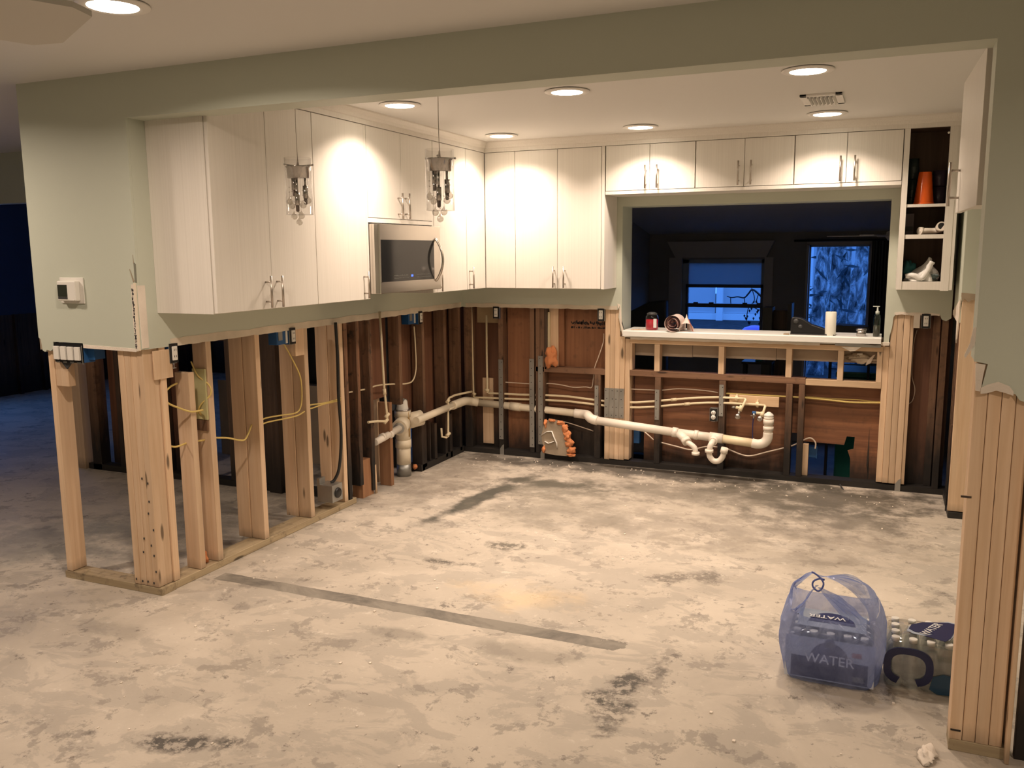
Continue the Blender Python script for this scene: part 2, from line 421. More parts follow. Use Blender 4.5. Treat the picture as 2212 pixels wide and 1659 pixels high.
    spot(-1.87, 3.08, .22, .07, 0, .45, (.13, .12, .10)); spot(-1.25, 3.12, .3, .10, 0, .45, (.18, .16, .13))
    spot(-1.9, 4.29, .18, .07, 0, .85, (.10, .09, .07), 2.4, brk=True); spot(-2.09, 3.93, .16, .06, 0, .8, wob=2.4, brk=True); spot(-.86, 4.18, .25, .09, .5, .7, (.1, .085, .07), 2.4, brk=True)
    spot(-3.07, 2.62, .3, .09, 0, .4, (.2, .18, .15)); spot(-.6, 4.7, .6, .3, 0, .35, (.22, .19, .15))
    spot(-1.53, 3.66, .35, .18, 0, .5, (.70, .52, .30), lo=.1)
    spot(-3.9, 3.9, .7, .8, 0, .55, (.16, .155, .14)); spot(-4.4, 3.4, .5, .5, 0, .45, (.2, .2, .18))
    # dirty trowelled strip where a half wall stood
    sx = k.math('MULTIPLY', k.math('GREATER_THAN', X, -3.08), k.math('LESS_THAN', k.math('ADD', X, k.math('MULTIPLY', wo, .8)), -1.0))
    yw = k.math('ADD', Y, k.math('MULTIPLY', wo, .03))
    sy_ = k.math('MULTIPLY', k.math('GREATER_THAN', yw, 3.268), k.math('LESS_THAN', yw, 3.362))
    strip = k.math('MULTIPLY', sx, sy_)
    c = k.mix(k.math('MULTIPLY', strip, .92), c, k.mix(k.ramp(n2, [(.4, 0.0), (.6, 1.0)]), (.11, .10, .085), (.25, .225, .185)))
    nt.links.new(c, p.inputs['Base Color'])
    nt.links.new(k.ramp(n1, [(.3, .55), (.7, .8)]), p.inputs['Roughness'])
    k.bump(k.math('ADD', n3, k.math('MULTIPLY', n2, 1.5)), .35, .006, p)
    M['conc'] = m
mats()
# ------------------------------------------------------------------ lamps
def lamp(i, x, y, lab, wv):
    t = thing('recessed_light', (x, y, CEIL-.012), lab, 'ceiling light', 'recessed ceiling lights')
    MB().lathe((x, y, CEIL), [(.078, 0), (.10, 0), (.115, -.004), (.113, -.008), (.086, -.012), (.078, -.008)], 36).build('trim_ring', M['whitem'], t)
    MB().lathe((x, y, CEIL), [(.001, -.0095), (.079, -.0095), (.079, -.004), (.001, -.004)], 32).build('lens', M['led'], t)
    ld = bpy.data.lights.new('downlight', 'AREA'); ld.shape = 'DISK'; ld.size = .15; ld.energy = wv; ld.color = LAMP_COL; ld.spread = math.radians(128 if wv == LAMP_W else 162)
    lo = bpy.data.objects.new('downlight', ld); COL.objects.link(lo); lo.parent = t; lo.location = (0, 0, -.006)
KL = ['lit round ceiling light nearest the left pendant lamp', 'lit round ceiling light in the front row, middle of kitchen ceiling', 'lit round ceiling light just in front of the air vent',
      'lit round ceiling light in the inner left corner of kitchen ceiling', 'lit round ceiling light above the leftmost cabinets over the opening', 'lit round ceiling light just behind the air vent']
for i, (x, y) in enumerate(KITCHEN_LAMPS): lamp(i, x, y, KL[i], LAMP_W)
LL = ['lit round ceiling light beside the fan blade in the near room'] + ['round ceiling light of the near room outside the picture']*4
for i, (x, y) in enumerate(LIVING_LAMPS): lamp(i, x, y, LL[i], LAMP_L)

# ------------------------------------------------------------------ setting
def st(o): o['kind'] = 'structure'; return o
B(-9.6, 3.4, -3.4, 6.55, -.12, 0).build('floor', M['conc'], kind='structure')
B(-9.6, -3.35, 6.55, 9.4, -.12, 0).build('floor', M['conc'], kind='structure')
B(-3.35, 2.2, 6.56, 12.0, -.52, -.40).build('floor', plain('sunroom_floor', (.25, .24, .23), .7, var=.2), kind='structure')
B(-9.6, 3.4, -3.4, 6.56, CEIL, CEIL+.1).build('ceiling', M['ceil'], kind='structure')
B(-9.6, -3.35, 6.56, 9.4, CEIL, CEIL+.1).build('ceiling', M['ceil'], kind='structure')

def torn(x0, x1, z, amp=.008, step=.02, sc=14, seed=0.0):
    n = max(2, int(abs(x1-x0)/step)); out = []
    for i in range(n+1):
        x = x0+(x1-x0)*i/n
        out.append((x, z+amp*(mnoise.noise(Vector((x*sc, seed, 0)))*1.3+.5*mnoise.noise(Vector((x*sc*4, seed+3, 0))))))
    return out

# front wall: wing + header + right pier
FY = 2.985
wing = [(-3.826, CEIL), (-3.826, 1.24), (-3.812, 1.232), (-3.806, 1.178), (-3.79, 1.17), (-3.775, 1.181), (-3.75, 1.176), (-3.728, 1.19), (-3.728, 1.222), (-3.528, 1.222), (-3.526, 1.208)] \
     + torn(-3.50, -3.20, 1.203, .003, .03) + [(-3.175, 1.200), (-3.15, 1.205), (-3.15, 2.243), (.26, 2.243), (.26, 1.296), (.298, 1.289), (.292, 1.25), (.284, 1.205)] \
     + [(.30, 1.212), (.325, 1.222), (.35, 1.214), (.362, 1.204), (.378, 1.20), (.39, 1.182), (.41, 1.176), (.44, 1.17)] + torn(.48, 3.3, 1.17, .012, .05) + [(3.3, CEIL)]
wf = MB().prism(wing, 'y', FY, FY+.013)
wf.box(-3.15, .26, FY+.012, 3.12, 2.243, CEIL)
wf.box(-3.826, -3.813, FY+.013, 3.10, 1.24, CEIL)
wf = wf.build('wall_front', M['paint'], kind='structure')
MB().prism([(-3.812, 1.20), (-3.812, CEIL), (-3.18, CEIL), (-3.18, 1.20)], 'y', 3.103, 3.116).build('drywall_sheet', M['paint'], wf)
B(.26, .273, FY+.013, 3.10, 1.30, 2.243).build('drywall_return', M['paint'], wf)
B(.30, 3.3, 3.103, 3.116, .9, CEIL).build('drywall_sheet', M['paint'], wf)
# white gypsum lip where the sheet was cut straight
MB().prism([(-3.524, 1.216), (-3.524, 1.199), (-3.185, 1.193), (-3.175, 1.208)], 'y', FY-.002, FY+.0125).build('cut_edge', M['gyp'], wf)
# torn strip around the outer corner
MB().prism([(.284, 1.203), (.27, 1.205), (.265, 1.29), (.292, 1.287), (.287, 1.25)], 'y', FY-.001, FY+.011).build('torn_paper', M['gyp'], wf)
MB().prism([(.284, 1.215), (.30, 1.226), (.33, 1.236), (.36, 1.224), (.372, 1.208), (.372, 1.196), (.35, 1.203), (.325, 1.209), (.30, 1.199), (.284, 1.197)], 'y', FY-.004, FY+.004).build('torn_paper', M['gyp'], wf)
MB().prism([(.266, 1.40), (.258, 1.345), (.236, 1.305), (.232, 1.312), (.246, 1.352), (.252, 1.40)], 'y', FY+.001, FY+.008).build('torn_paper', M['gyp'], wf)
# exposed corner bead on the outer corner of the wing
bd = MB()
bd.prism([(-3.187, 1.505), (-3.190, 1.36), (-3.187, 1.20), (-3.172, 1.198), (-3.172, 1.505)], 'y', FY-.003, FY)
bd.build('joint_compound', M['gyp'], wf)
B(-3.172, -3.158, FY-.004, FY+.002, 1.20, 1.512).build('corner_bead', plain('bead_paper', (.80, .70, .55), .6), wf)
B(-3.152, -3.147, FY, FY+.040, 1.21, 1.50).jitter(.002, 30).build('joint_compound', M['gyp'], wf)
dk = MB()
for i in range(34):
    z = 1.21+.28*i/34; dk.box(-3.184+random.uniform(-.003, .003), -3.177+random.uniform(-.003, .004), FY-.0042, FY-.002, z, z+random.uniform(.003, .009))
dk.build('glue_marks', M['darkgrey'], wf)
MB().prism([(-3.163, 1.515), (-3.163, 1.60), (-3.158, 1.604), (-3.151, 1.598), (-3.151, 1.515)], 'y', FY-.002, FY+.001).build('bare_metal_strip', plain('dull_bead_metal', (.24, .24, .19), .5, .2, var=.2), wf)
MB().prism([(-3.167, 1.52), (-3.190, 1.575), (-3.184, 1.555), (-3.172, 1.515)], 'y', FY-.003, FY).build('paint_crack', M['brownpaper'], wf)
MB().prism([(-3.164, 1.60), (-3.1655, 1.64), (-3.162, 1.60)], 'y', FY-.002, FY).build('paint_crack', M['brownpaper'], wf)
MB().prism([(-3.824, 1.24), (-3.824, 1.18), (-3.806, 1.183), (-3.809, 1.235), (-3.812, 1.26)], 'y', FY+.003, FY+.014).build('torn_paper', M['brownpaper'], wf)

# studs of the wing and outer corner
def stud(parent, x0, x1, y0, y1, z0, z1, mat='pine', name='stud', **kw):
    return B(x0, x1, y0, y1, z0, z1).build(name, M[mat], parent, bevel=.0025, **kw)
P0 = .04
stud(wf, -3.805, -3.15, 3.0, 3.092, 0, P0-.002, 'treated_x', 'sill_plate')
stud(wf, -3.79, -3.752, 3.0, 3.089, P0, 1.19)
stud(wf, -3.751, -3.665, 3.003, 3.042, 1.0, 1.155, 'pine', 'wood_block')
for i in range(4):
    x = -3.323+.0395*i
    stud(wf, x, x+.038, 3.0+random.uniform(-.002, .002), 3.089, P0, 2.4)
stud(wf, -3.246, -3.157, 3.091, 3.129, P0, 2.4)
B(-3.16, -3.150, 3.05, 3.165, 1.052, 1.19).build('wood_block', M['pine'], wf, bevel=.002)
# right pier planks
stud(wf, .268, .44, 3.0, 3.092, 0, P0, 'treated_x', 'sill_plate')
for i in range(4):
    x = .2685+.0385*i
    stud(wf, x, x+.0372, 3.0+.002*(i % 2), 3.089, P0, 2.4)
for x0, zz in ((.289, .07), (.27, .86)):
    B(x0-.018, x0+.012, 2.9985, 3.004, zz, zz+.006).build('saw_kerf', M['darkold'], wf)
stud(wf, .4285, .442, 2.975, 3.089, .0, 1.16, 'pine', 'stud')
stud(wf, .46, .60, 3.02, 3.05, .0, 1.2, 'old', 'stud')
B(.60, 3.3, 3.0, 3.09, 0, 2.4).build('stud', M['old'], wf)
nl = MB()
for x, z in ((-3.31, .065), (-3.27, .06), (-3.235, .062), (-3.197, .06), (-3.19, .47), (-3.20, .41), (-3.175, .33), (-3.196, .25), (-3.178, .12), (-3.183, .2), (-3.25, .21), (-3.24, .28), (-3.19, .56), (-3.225, .58)):
    nl.box(x-.003, x+.003, 2.996, 2.999, z-.005, z+.005)
nl.build('nail_head', M['darkgrey'], wf, kind='stuff')

# left wall
LX = -3.15
cut = [(a, b) for a, b in torn(2.9985, 6.30, 1.203, .004, .03, seed=5)]
lw = MB().prism(cut + [(6.30, CEIL), (2.9985, CEIL)], 'x', LX-.013, LX).build('wall_left', M['paint'], kind='structure')
up = torn(6.28, 3.16, 1.24, .008, .03, 5, seed=9)
MB().prism([(y, z-.001) for y, z in torn(3.16, 6.28, 1.202, .004, .03, seed=5)] + up, 'x', LX, LX+.0015).build('torn_paper', M['torn'], lw)
B(-3.27, -3.155, 3.092, 4.70, 0, P0-.002).jitter(.002, 3).build('sill_plate', M['treated_y'], lw, bevel=.003)
B(-3.27, -3.155, 5.58, 6.30, 0, P0+.01).build('sill_plate', M['black_y'], lw)
def lstud(y0, mat='pine', z1=1.25, x1=-3.155, x0=-3.245, z0=P0, th=.038, **kw):
    return stud(lw, x0, x1, y0, y0+th, z0, z1, mat, **kw)
lstud(3.268, z1=1.058)
lstud(3.398)
B(-3.243, -3.16, 3.385, 3.396, .80, 1.062).build('treated_board', M['greenboard'], lw, bevel=.001, label='pale green treated board nailed on a stud')
B(-3.243, -3.165, 3.388, 3.396, .74, .797).build('wood_block', M['old'], lw)
for y in (3.772, 4.205, 4.568):
    lstud(y); lstud(y-.004, x1=-3.2485, x0=-3.337)
    stud(lw, -3.36, -3.335, y+.05, y+.088, P0, 1.25, 'pine')
B(-3.2, -3.152, 4.12, 4.204, 1.045, 1.21).build('wood_block', M['pine'], lw, bevel=.002)
def roughstud(y0, w, z0, z1, seed, mat='rough', x0=-3.245, x1=-3.157):
    mb = MB(); n = 16; P = []
    for side in (0, 1):
        for i in range(n+1):
            q = i if side == 0 else n-i
            z = z0+(z1-z0)*q/n; r = mnoise.noise(Vector((z*6, seed, side)))*.012*(1.2-z*.7)
            P.append(((y0 if side == 0 else y0+w)+r, z))
    mb.prism(P, 'x', x0, x1); return mb.build('stud', M[mat], lw)
roughstud(4.62, .038, .0, 1.25, 1); roughstud(4.757, .038, .1, 1.25, 2); roughstud(4.905, .040, .03, 1.25, 3)
B(-3.25, -3.17, 4.80, 4.935, 0, .26).build('wood_block', M['boardbrown'], lw)
B(-3.165, -3.155, 4.938, 4.958, 0, .2).jitter(.006, 20).build('splinter', M['pine'], lw)
stud(lw, -3.25, -3.157, 5.146, 5.184, .0, .60, 'boardbrown')
stud(lw, -3.38, -3.29, 5.20, 5.235, .0, .62, 'pine')
lstud(5.298, 'old', z0=.56); lstud(5.632, 'old', z0=.02)
stud(lw, -3.20, -3.19, 5.69, 5.70, .06, 1.25, 'pine', 'batten'); stud(lw, -3.245, -3.16, 5.735, 5.745, .05, .36, 'darkold', 'wood_block')
for y in (5.98, 6.235): lstud(y, 'old', z0=.02)
lstud(5.80, 'darkold', z1=.33); lstud(5.60, 'darkold', z1=.36, z0=.0); lstud(6.06, 'darkold', z1=.36, z0=.0)
# sheathing of the room behind, seen between the studs
for y0, y1, mt, z0 in ((5.34, 5.50, 'darkold', .56), (5.50, 5.69, 'plydark', .43), (5.71, 5.98, 'plydark', .1), (5.98, 6.30, 'plydark', .1), (5.05, 5.30, 'plydark', .62)):
    B(-3.275, -3.262, y0, y1-.004, z0, 1.5).build('plywood_sheet', M[mt], lw)
B(-3.262, -3.25, 4.96, 5.06, .78, 1.0).build('wood_block', M['old'], lw)
B(-3.277, -3.262, 5.3, 5.5, .5, 1.5).build('painted_board', plain('blue_dark_board', (.045, .055, .07), .7, var=.4), lw)

# back wall: drywall skin with the opening
BY = 6.30
OX0, OX1, OZ0, OZ1 = -1.815, .003, 1.05, 1.963
b1 = MB().prism(torn(-3.15, -1.845, 1.203, .004, .03, seed=15) + [(-1.838, 1.215), (-1.842, 1.235), (-1.832, 1.20), (-1.838, 1.15), (-1.828, 1.10), (-1.80, 1.02), (-1.79, 1.015), (OX0+.013, 1.05), (OX0, 1.06), (OX0, OZ1), (OX1, OZ1), (OX1, 1.0), (.035, 1.0), (.038, 1.06), (.05, 1.12), (.055, 1.19), (.075, 1.212)]
                + torn(.09, .33, 1.212, .006, .02, seed=3) + [(.345, 1.18), (.37, 1.17), (.40, 1.19), (.40, CEIL), (-3.15, CEIL)], 'y', BY, BY+.013)
wb = b1.build('wall_back', M['paint'], kind='structure')
MB().prism([(x, z) for x, z in torn(-3.12, -1.85, 1.202, .004, .03, seed=15)] + torn(-1.85, -3.12, 1.232, .008, .03, 5, seed=2), 'y', BY-.0015, BY).build('torn_paper', M['torn'], wb)
MB().prism([(-1.842, 1.205), (-1.828, 1.235), (-1.833, 1.19), (-1.83, 1.12), (-1.81, 1.03), (-1.795, 1.0), (-1.79, 1.03), (-1.812, 1.10), (-1.818, 1.19), (-1.826, 1.24), (-1.848, 1.25)], 'y', BY-.004, BY).build('torn_paper', M['gyp'], wb)
MB().prism(torn(.06, .33, 1.205, .007, .015, seed=33) + torn(.33, .06, 1.222, .006, .015, seed=31), 'y', BY-.003, BY).build('torn_paper', M['gyp'], wb)
B(OX0-.013, OX0, BY+.013, 6.56, 1.04, OZ1).build('jamb', M['paint'], wb)
B(OX1, OX1+.013, BY+.013, 6.56, 1.04, OZ1).build('jamb', M['paint'], wb)
B(OX0-.013, OX1+.013, BY+.013, 6.56, OZ1, OZ1+.013).build('head_jamb', M['paint'], wb)
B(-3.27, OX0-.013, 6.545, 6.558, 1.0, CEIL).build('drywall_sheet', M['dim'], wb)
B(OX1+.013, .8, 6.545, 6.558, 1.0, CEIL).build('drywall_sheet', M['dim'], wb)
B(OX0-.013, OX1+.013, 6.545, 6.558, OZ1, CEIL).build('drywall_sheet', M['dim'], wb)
B(-3.27, .5, 6.315, 6.42, 0, .04).jitter(.002, 9).build('sill_plate', M['black_x'], wb)
def bstud(x0, x1, z0, z1, mat='old', y0=6.316, y1=6.405, name='stud', **kw):
    return stud(wb, x0, x1, y0, y1, z0, z1, mat, name, **kw)
bstud(-3.147, -3.085, .04, 1.3, 'old'); bstud(-2.84, -2.80, .04, 1.3, 'old')
bstud(-2.568, -2.530, .04, 1.3, 'old'); bstud(-2.518, -2.482, .04, 1.3, 'old'); bstud(-2.480, -2.444, .04, 1.3, 'old')
bstud(-2.442, -2.424, .72, 1.3, 'darkold'); bstud(-2.421, -2.344, .745, 1.3, 'pine', 6.36, 6.40); bstud(-2.344, -2.298, .745, 1.3, 'ply', 6.37, 6.40)
B(-2.424, -2.408, 6.335, 6.36, .87, 1.17).jitter(.004, 12).build('foam_bead', M['cpvc'], wb)
bstud(-2.03, -1.982, .04, .70, 'old')
bstud(-2.522, -1.948, .70, .742, 'old_x', name='rail')
B(-3.02, -2.926, 6.395, 6.408, .066, .615).build('board', M['pine'], wb)
B(-3.06, -2.80, 6.39, 6.404, 1.07, 1.28).build('board', plain('cream_board', (.42, .31, .18), .7, var=.15), wb)
# post cluster left of the opening
for i, x in enumerate((-1.946, -1.907, -1.868, -1.829)):
    z0 = .04 if i == 0 else .045
    bstud(x, x+.0378, z0, 2.2 if i < 3 else 1.0, 'pine', 6.314 + .001*(i % 2), 6.40)
bstud(-1.790, -1.752, .05, .985, 'pine', 6.322)
# post cluster right of the opening
bstud(.004, .042, .05, .99, 'pine', 6.322)
for i, x in enumerate((.043, .0825, .122)): bstud(x, x+.038, .05, 2.2, 'pine', 6.312)
bstud(.160, .182, .05, 2.2, 'pine', 6.318)
bstud(.352, .39, .04, 1.3, 'old'); bstud(.30, .345, .04, 1.3, 'old', 6.37, 6.40)
# header board, rails and cripples under the opening
B(-1.752, .004, 6.315, 6.40, .952, .990).build('rail', M['pine_x'], wb, bevel=.002)
bstud(-1.75, -.485, .704, .748, 'old_x', name='rail')
bstud(-.484, .004, .70, .742, 'pine_x', name='rail')
for x in (-1.564, -1.091, -.622): bstud(x, x+.040, .748, .951, 'pine', name='cripple_stud')
bstud(-.28, -.242, .742, .951, 'pine', name='cripple_stud'); bstud(-.032, .003, .742, .951, 'pine', name='cripple_stud')
bstud(-1.751, -1.735, .748, .951, 'pine', name='cripple_stud')
bstud(-1.556, -1.512, .04, .703); bstud(-1.08, -1.034, .04, .703); bstud(-.612, -.568, .04, .703); bstud(-.526, -.486, .04, .703)
bstud(-.486, -.448, .04, .27, 'pine', 6.36, 6.40, name='wood_block')
# steel nail plates
def nplate(x0, x1, z0, z1, y=6.3135):
    mb = B(x0, x1, y-.003, y, z0, z1)
    o = mb.build('nail_plate', M['galv'], wb)
    h = MB(); n = max(2, int((z1-z0)/.055))
    for i in range(n):
        z = z0+.02+(z1-z0-.04)*i/(n-1); x = (x0+x1)/2+random.uniform(-.008, .008)
        h.cyl((x, y-.0036, z), (x, y-.003, z), .004, n=8)
    h.build('screw_head', M['darkgrey'], o)
nplate(-2.838, -2.800, .13, .783); nplate(-2.57, -2.529, .085, .80); nplate(-2.495, -2.455, .115, .827)
nplate(-2.026, -1.996, .38, .615); nplate(-1.552, -1.52, .38, .61); nplate(-1.077, -1.046, .44, .673)
for i, x in enumerate((-1.947, -1.908, -1.869, -1.830)): nplate(x+.001, x+.0375, .372, .602, 6.3115)
for x in (-2.83, -2.475, .125): MB().prism([(x, .0), (x+.035, .0), (x+.035, .09), (x+.02, .08), (x, .05)], 'y', 6.308, 6.311).build('strap', M['galv'], wb)
# plywood backing
PY = 6.412
def ply(x0, x1, z0, z1, mat='ply', y=PY): B(x0+.002, x1-.002, y, y+.012, z0, z1).build('plywood_sheet', M[mat], wb)
ply(-3.27, -2.80, .04, 1.4, 'plydark'); ply(-2.80, -2.52, .04, 1.4, 'ply'); ply(-2.52, -1.95, .74, 1.4, 'ply', 6.408)
ply(-2.52, -1.95, .36, .74, 'ply_x'); ply(-2.52, -1.95, .04, .36, 'darkold'); ply(-1.95, -1.74, .04, 1.0, 'plydark')
ply(-1.74, -1.55, .30, .72, 'ply_x'); ply(-1.66, -1.55, .04, .30, 'ply_x')
ply(-1.55, -1.05, .04, .72, 'ply_x'); ply(-1.05, -.60, .04, .72, 'ply_x'); ply(-.60, -.49, .335, .72, 'ply_x')
MB().prism([(-.49, .74), (-.49, .278), (-.215, .274), (-.2, .336), (-.147, .336), (-.152, .248), (-.19, .235), (-.17, .18), (-.167, .04), (.06, .04), (.06, .74)], 'y', PY, PY+.012).build('plywood_sheet', M['ply_x'], wb)
for xx, z0, z1, r in ((-.055, .14, .40, .008), (-.05, .06, .18, .006)): MB().prism([(xx-r, z0), (xx, z1), (xx+r, z0+.03), (xx+r*.3, z0-.06)], 'y', PY-.001, PY).build('crack', M['darkold'], wb)
ply(.16, .42, .04, 1.4, 'plydark')
# back of the sunroom drywall seen under the sill
for x0, x1 in ((-1.74, -1.30), (-1.30, -.70), (-.70, .004)): B(x0, x1-.003, 6.43, 6.442, .85+.008*(x0+1.7), 1.04).build('drywall_back', M['beige'], wb)
# printed stamp on the plywood: irregular dark ink
mb = MB()
for i in range(60):
    x = -2.26+.30*i/60+random.uniform(-.002, .002); z = 1.075+random.uniform(-.006, .012)
    if random.random() < .8: mb.box(x, x+random.uniform(.004, .009), 6.4055, 6.408, z, z+random.uniform(.010, .024))
    if random.random() < .55: mb.box(x, x+random.uniform(.004, .008), 6.4055, 6.408, 1.045, 1.045+random.uniform(.006, .016))
mb.build('ink_stamp', M['black'], wb, kind='stuff')

# sill
sl = MB().prism([(6.24, 1.012), (6.24, 1.048), (6.246, 1.054), (6.565, 1.054), (6.565, 1.03), (6.29, 1.028), (6.285, 1.012)], 'x', -1.79, -.012)
sl = sl.build('trim_1', M['sillw'], kind='structure')
B(-1.79, -.30, 6.285, 6.312, .998, 1.028).jitter(.002, 7).build('apron', M['sillw'], sl)
MB().prism(torn(-1.74, -.4, .985, .006, .03, seed=50)+[(-.4, 1.0), (-1.74, 1.0)], 'y', 6.283, 6.30).build('torn_edge', M['gyp'], sl)
MB().prism([(-.30, 1.022), (-.05, 1.0), (-.012, 1.004), (-.012, .985), (-.16, .985), (-.30, .99)], 'y', 6.27, 6.30).build('torn_paper', M['galv'], sl)
MB().prism([(-.26, .985), (-.2, .955), (-.17, .96), (-.13, .985)], 'y', 6.262, 6.268).jitter(.004, 20).build('torn_paper', M['gyp'], sl)
MB().prism([(-.012, 1.0), (.038, 1.0), (.042, 1.02), (-.012, 1.02)], 'y', 6.272, 6.30).build('torn_paper', M['gyp'], sl)

# crown moulding
prof = [(0, 2.366), (.006, 2.366), (.006, 2.392), (.014, 2.396), (.022, 2.412), (.04, 2.432), (.042, 2.44), (-.02, 2.44), (-.02, 2.366)]
cm = MB()
xa, ya, xb, y0_ = -2.79, 5.985, .372, 3.10
v = []
for d, z in prof:
    v.append([(xa+d, y0_, z), (xa+d, ya-d, z), (xb, ya-d, z)])
n = len(prof); base = 0
for ring in v: cm.v += ring
for i in range(n):
    j = (i+1) % n
    for s_ in (0, 1): cm.face([i*3+s_, j*3+s_, j*3+s_+1, i*3+s_+1])
cm.face([i*3 for i in range(n)]); cm.face([i*3+2 for i in range(n)][::-1])
cm.build('trim_2', M['cab'], kind='structure')

# right wall stub of the kitchen
wr = B(.412, .425, 5.79, 6.30, 1.20, CEIL)
wr.box(.412, .60, 5.765, 5.778, 1.345, CEIL)
wr = wr.build('wall_right', M['paint'], kind='structure')
MB().prism([(.41, 1.36), (.418, 1.325), (.43, 1.345), (.45, 1.325), (.47, 1.34), (.50, 1.33), (.53, 1.35), (.53, 1.37), (.41, 1.38)], 'y', 5.760, 5.765).build('torn_paper', M['brownpaper'], wr)
MB().prism([(5.78, 1.32), (5.80, 1.22), (5.83, 1.10), (5.87, 1.07), (5.90, 1.12), (5.92, 1.20), (6.29, 1.215), (6.29, 1.24), (5.78, 1.34)], 'x', .405, .412).jitter(.003, 12).build('torn_paper', M['gyp'], wr)
stud(wr, .418, .53, 5.78, 5.818, .045, 1.40, 'pine')
stud(wr, .42, .53, 5.775, 6.3, 0, .04, 'black_y', 'sill_plate')
for y in (5.86, 6.0, 6.12, 6.24): stud(wr, .43, .52, y, y+.036, .04, 1.3, 'old')
B(.53, .545, 5.78, 6.4, 0, CEIL).build('plywood_sheet', M['plydark'], wr)
B(.415, .427, 5.93, 5.96, 0, .55).jitter(.006, 14).build('splinter', M['rough'], wr)

# outer shell of the rooms (real walls that close the house)
def shell(name, *b, mat='paint'): return B(*b).build(name, M[mat], kind='structure')
shell('wall_living_back', -9.6, 3.4, -3.4, -3.3, 0, CEIL)
shell('wall_living_right', 3.3, 3.4, -3.3, 6.55, 0, CEIL)
shell('wall_living_left', -9.6, -9.5, -3.3, 4.0, 0, CEIL)
shell('wall_hall_right', .8, .9, 3.12, 6.42, 0, CEIL)
# far wall of the left room, with upper drywall and bare studs below
fl = B(-9.6, -5.65, 4.86, 4.96, 2.05, CEIL).build('wall_far_left', M['paint'], kind='structure')
B(-9.6, -9.5, 6.7, 9.4, .95, CEIL).build('wall_far_side', M['navywall'], kind='structure')
fb = B(-9.6, -3.35, 9.3, 9.4, .95, CEIL).build('wall_far_back', M['navywall'], kind='structure')
for i in range(16): stud(fb, -9.4+.38*i, -9.36+.38*i, 9.3, 9.39, 0, .95, 'darkold')
B(-9.6, -3.35, 9.39, 9.4, 0, .95).build('plywood_sheet', M['darkold'], fb)
sb = B(-9.59, -9.5, 6.7, 9.3, 0, .95).build('plywood_sheet', M['darkold'], fb)
for i in range(8): stud(fb, -9.5, -9.45, 6.75+.33*i, 6.79+.33*i, 0, .95, 'darkold')
# partition across the left room
pw = B(-5.62, -3.36, 4.80, 4.813, 1.35, CEIL).build('wall_partition', M['dim'], kind='structure')
B(-5.62, -3.36, 4.72, 4.81, 0, .045).build('sill_plate', M['black_x'], pw)
stud(pw, -5.72, -5.63, 4.70, 4.83, 0, 2.4, 'pine', 'stud')
B(-5.76, -5.72, 4.66, 4.83, .1, 2.4).build('drywall_edge', plain('grey_primer', (.32, .31, .29), .8), pw)
stud(pw, -5.57, -5.48, 4.72, 4.81, 0, 1.4, 'old')
for x in (-5.28, -5.10, -4.86, -4.50, -4.22): stud(pw, x, x+.04, 4.72, 4.81, .045, 1.4, 'darkold')
stud(pw, -5.45, -4.0, 4.73, 4.80, 1.04, 1.08, 'darkold', 'rail')
B(-5.45, -4.75, 4.815, 4.83, 0, 1.4).build('plywood_sheet', M['plydark'], pw)
B(-5.0, -3.95, 5.5, 5.6, 0, .62).build('drywall_sheet', M['beige'], pw)
B(-4.75, -3.4, 5.62, 5.64, 0, 2.4).build('drywall_sheet', M['black'], pw)  # not drywall: black sheet put in for the darkness above the beige board
roughp = stud(pw, -3.86, -3.76, 4.69, 4.78, 0, 2.4, 'darkold')
stud(pw, -3.93, -3.87, 4.74, 4.80, 0, 2.4, 'darkold')
# ------------------------------------------------------------------ kitchen wall cabinets
def handle(door, p0, p1, out, sub=None):
    # bar handle with two posts; out = vector from bar to the door face
    o = Vector(out); a = Vector(p0); b = Vector(p1); mb = MB()
    mb.cyl(a, b, .0058, n=12)
    d = (b-a).normalized(); L = (b-a).length
    for t in (.19, .81):
        c = a+d*L*t; mb.cyl(c, c+o, .0045, n=10)
    return mb.build('handle', M['nickel'], door)
def ldoor(t, y0, y1, z0=1.371, z1=2.363, hy=None, hz=None):
    d = B(-2.809, -2.79, y0+.0015, y1-.0015, z0, z1).build('door', M['cab'], t, bevel=.0012)
    if hy: handle(d, (-2.755, hy, hz[0]), (-2.755, hy, hz[1]), (-.036, 0, 0))
    return d
def bdoor(t, x0, x1, z0=1.371, z1=2.363, hx=None, hz=None):
    d = B(x0+.0015, x1-.0015, 5.985, 6.004, z0, z1).build('door', M['cab'], t, bevel=.0012)
    if hx: handle(d, (hx, 5.95, hz[0]), (hx, 5.95, hz[1]), (0, .036, 0))
    return d
def carcass(t, x0, x1, y0, y1, z0, z1, name='carcass'): return B(x0, x1, y0, y1, z0, z1).build(name, M['cab'], t)
LO = (1.378, 1.532)
G = 'white wall cabinets'
t = thing('wall_cabinet', (-2.98, 3.48, 1.368), 'tall two-door white cabinet at near end of left wall, with plain side panel', 'cabinet', G)
carcass(t, -3.149, -2.812, 3.092, 3.862, 1.368, 2.40)
ldoor(t, 3.094, 3.487, hy=3.437, hz=LO); ldoor(t, 3.487, 3.862, hy=3.523, hz=LO)
t = thing('wall_cabinet', (-2.98, 4.11, 1.368), 'single-door tall white cabinet just left of the microwave', 'cabinet', G)
carcass(t, -3.149, -2.812, 3.864, 4.362, 1.368, 2.40); ldoor(t, 3.864, 4.356, hy=4.311, hz=LO)
t = thing('wall_cabinet', (-2.98, 4.76, 1.815), 'short two-door white cabinet directly above the microwave', 'cabinet', G)
carcass(t, -3.149, -2.812, 4.364, 5.176, 1.817, 2.40)
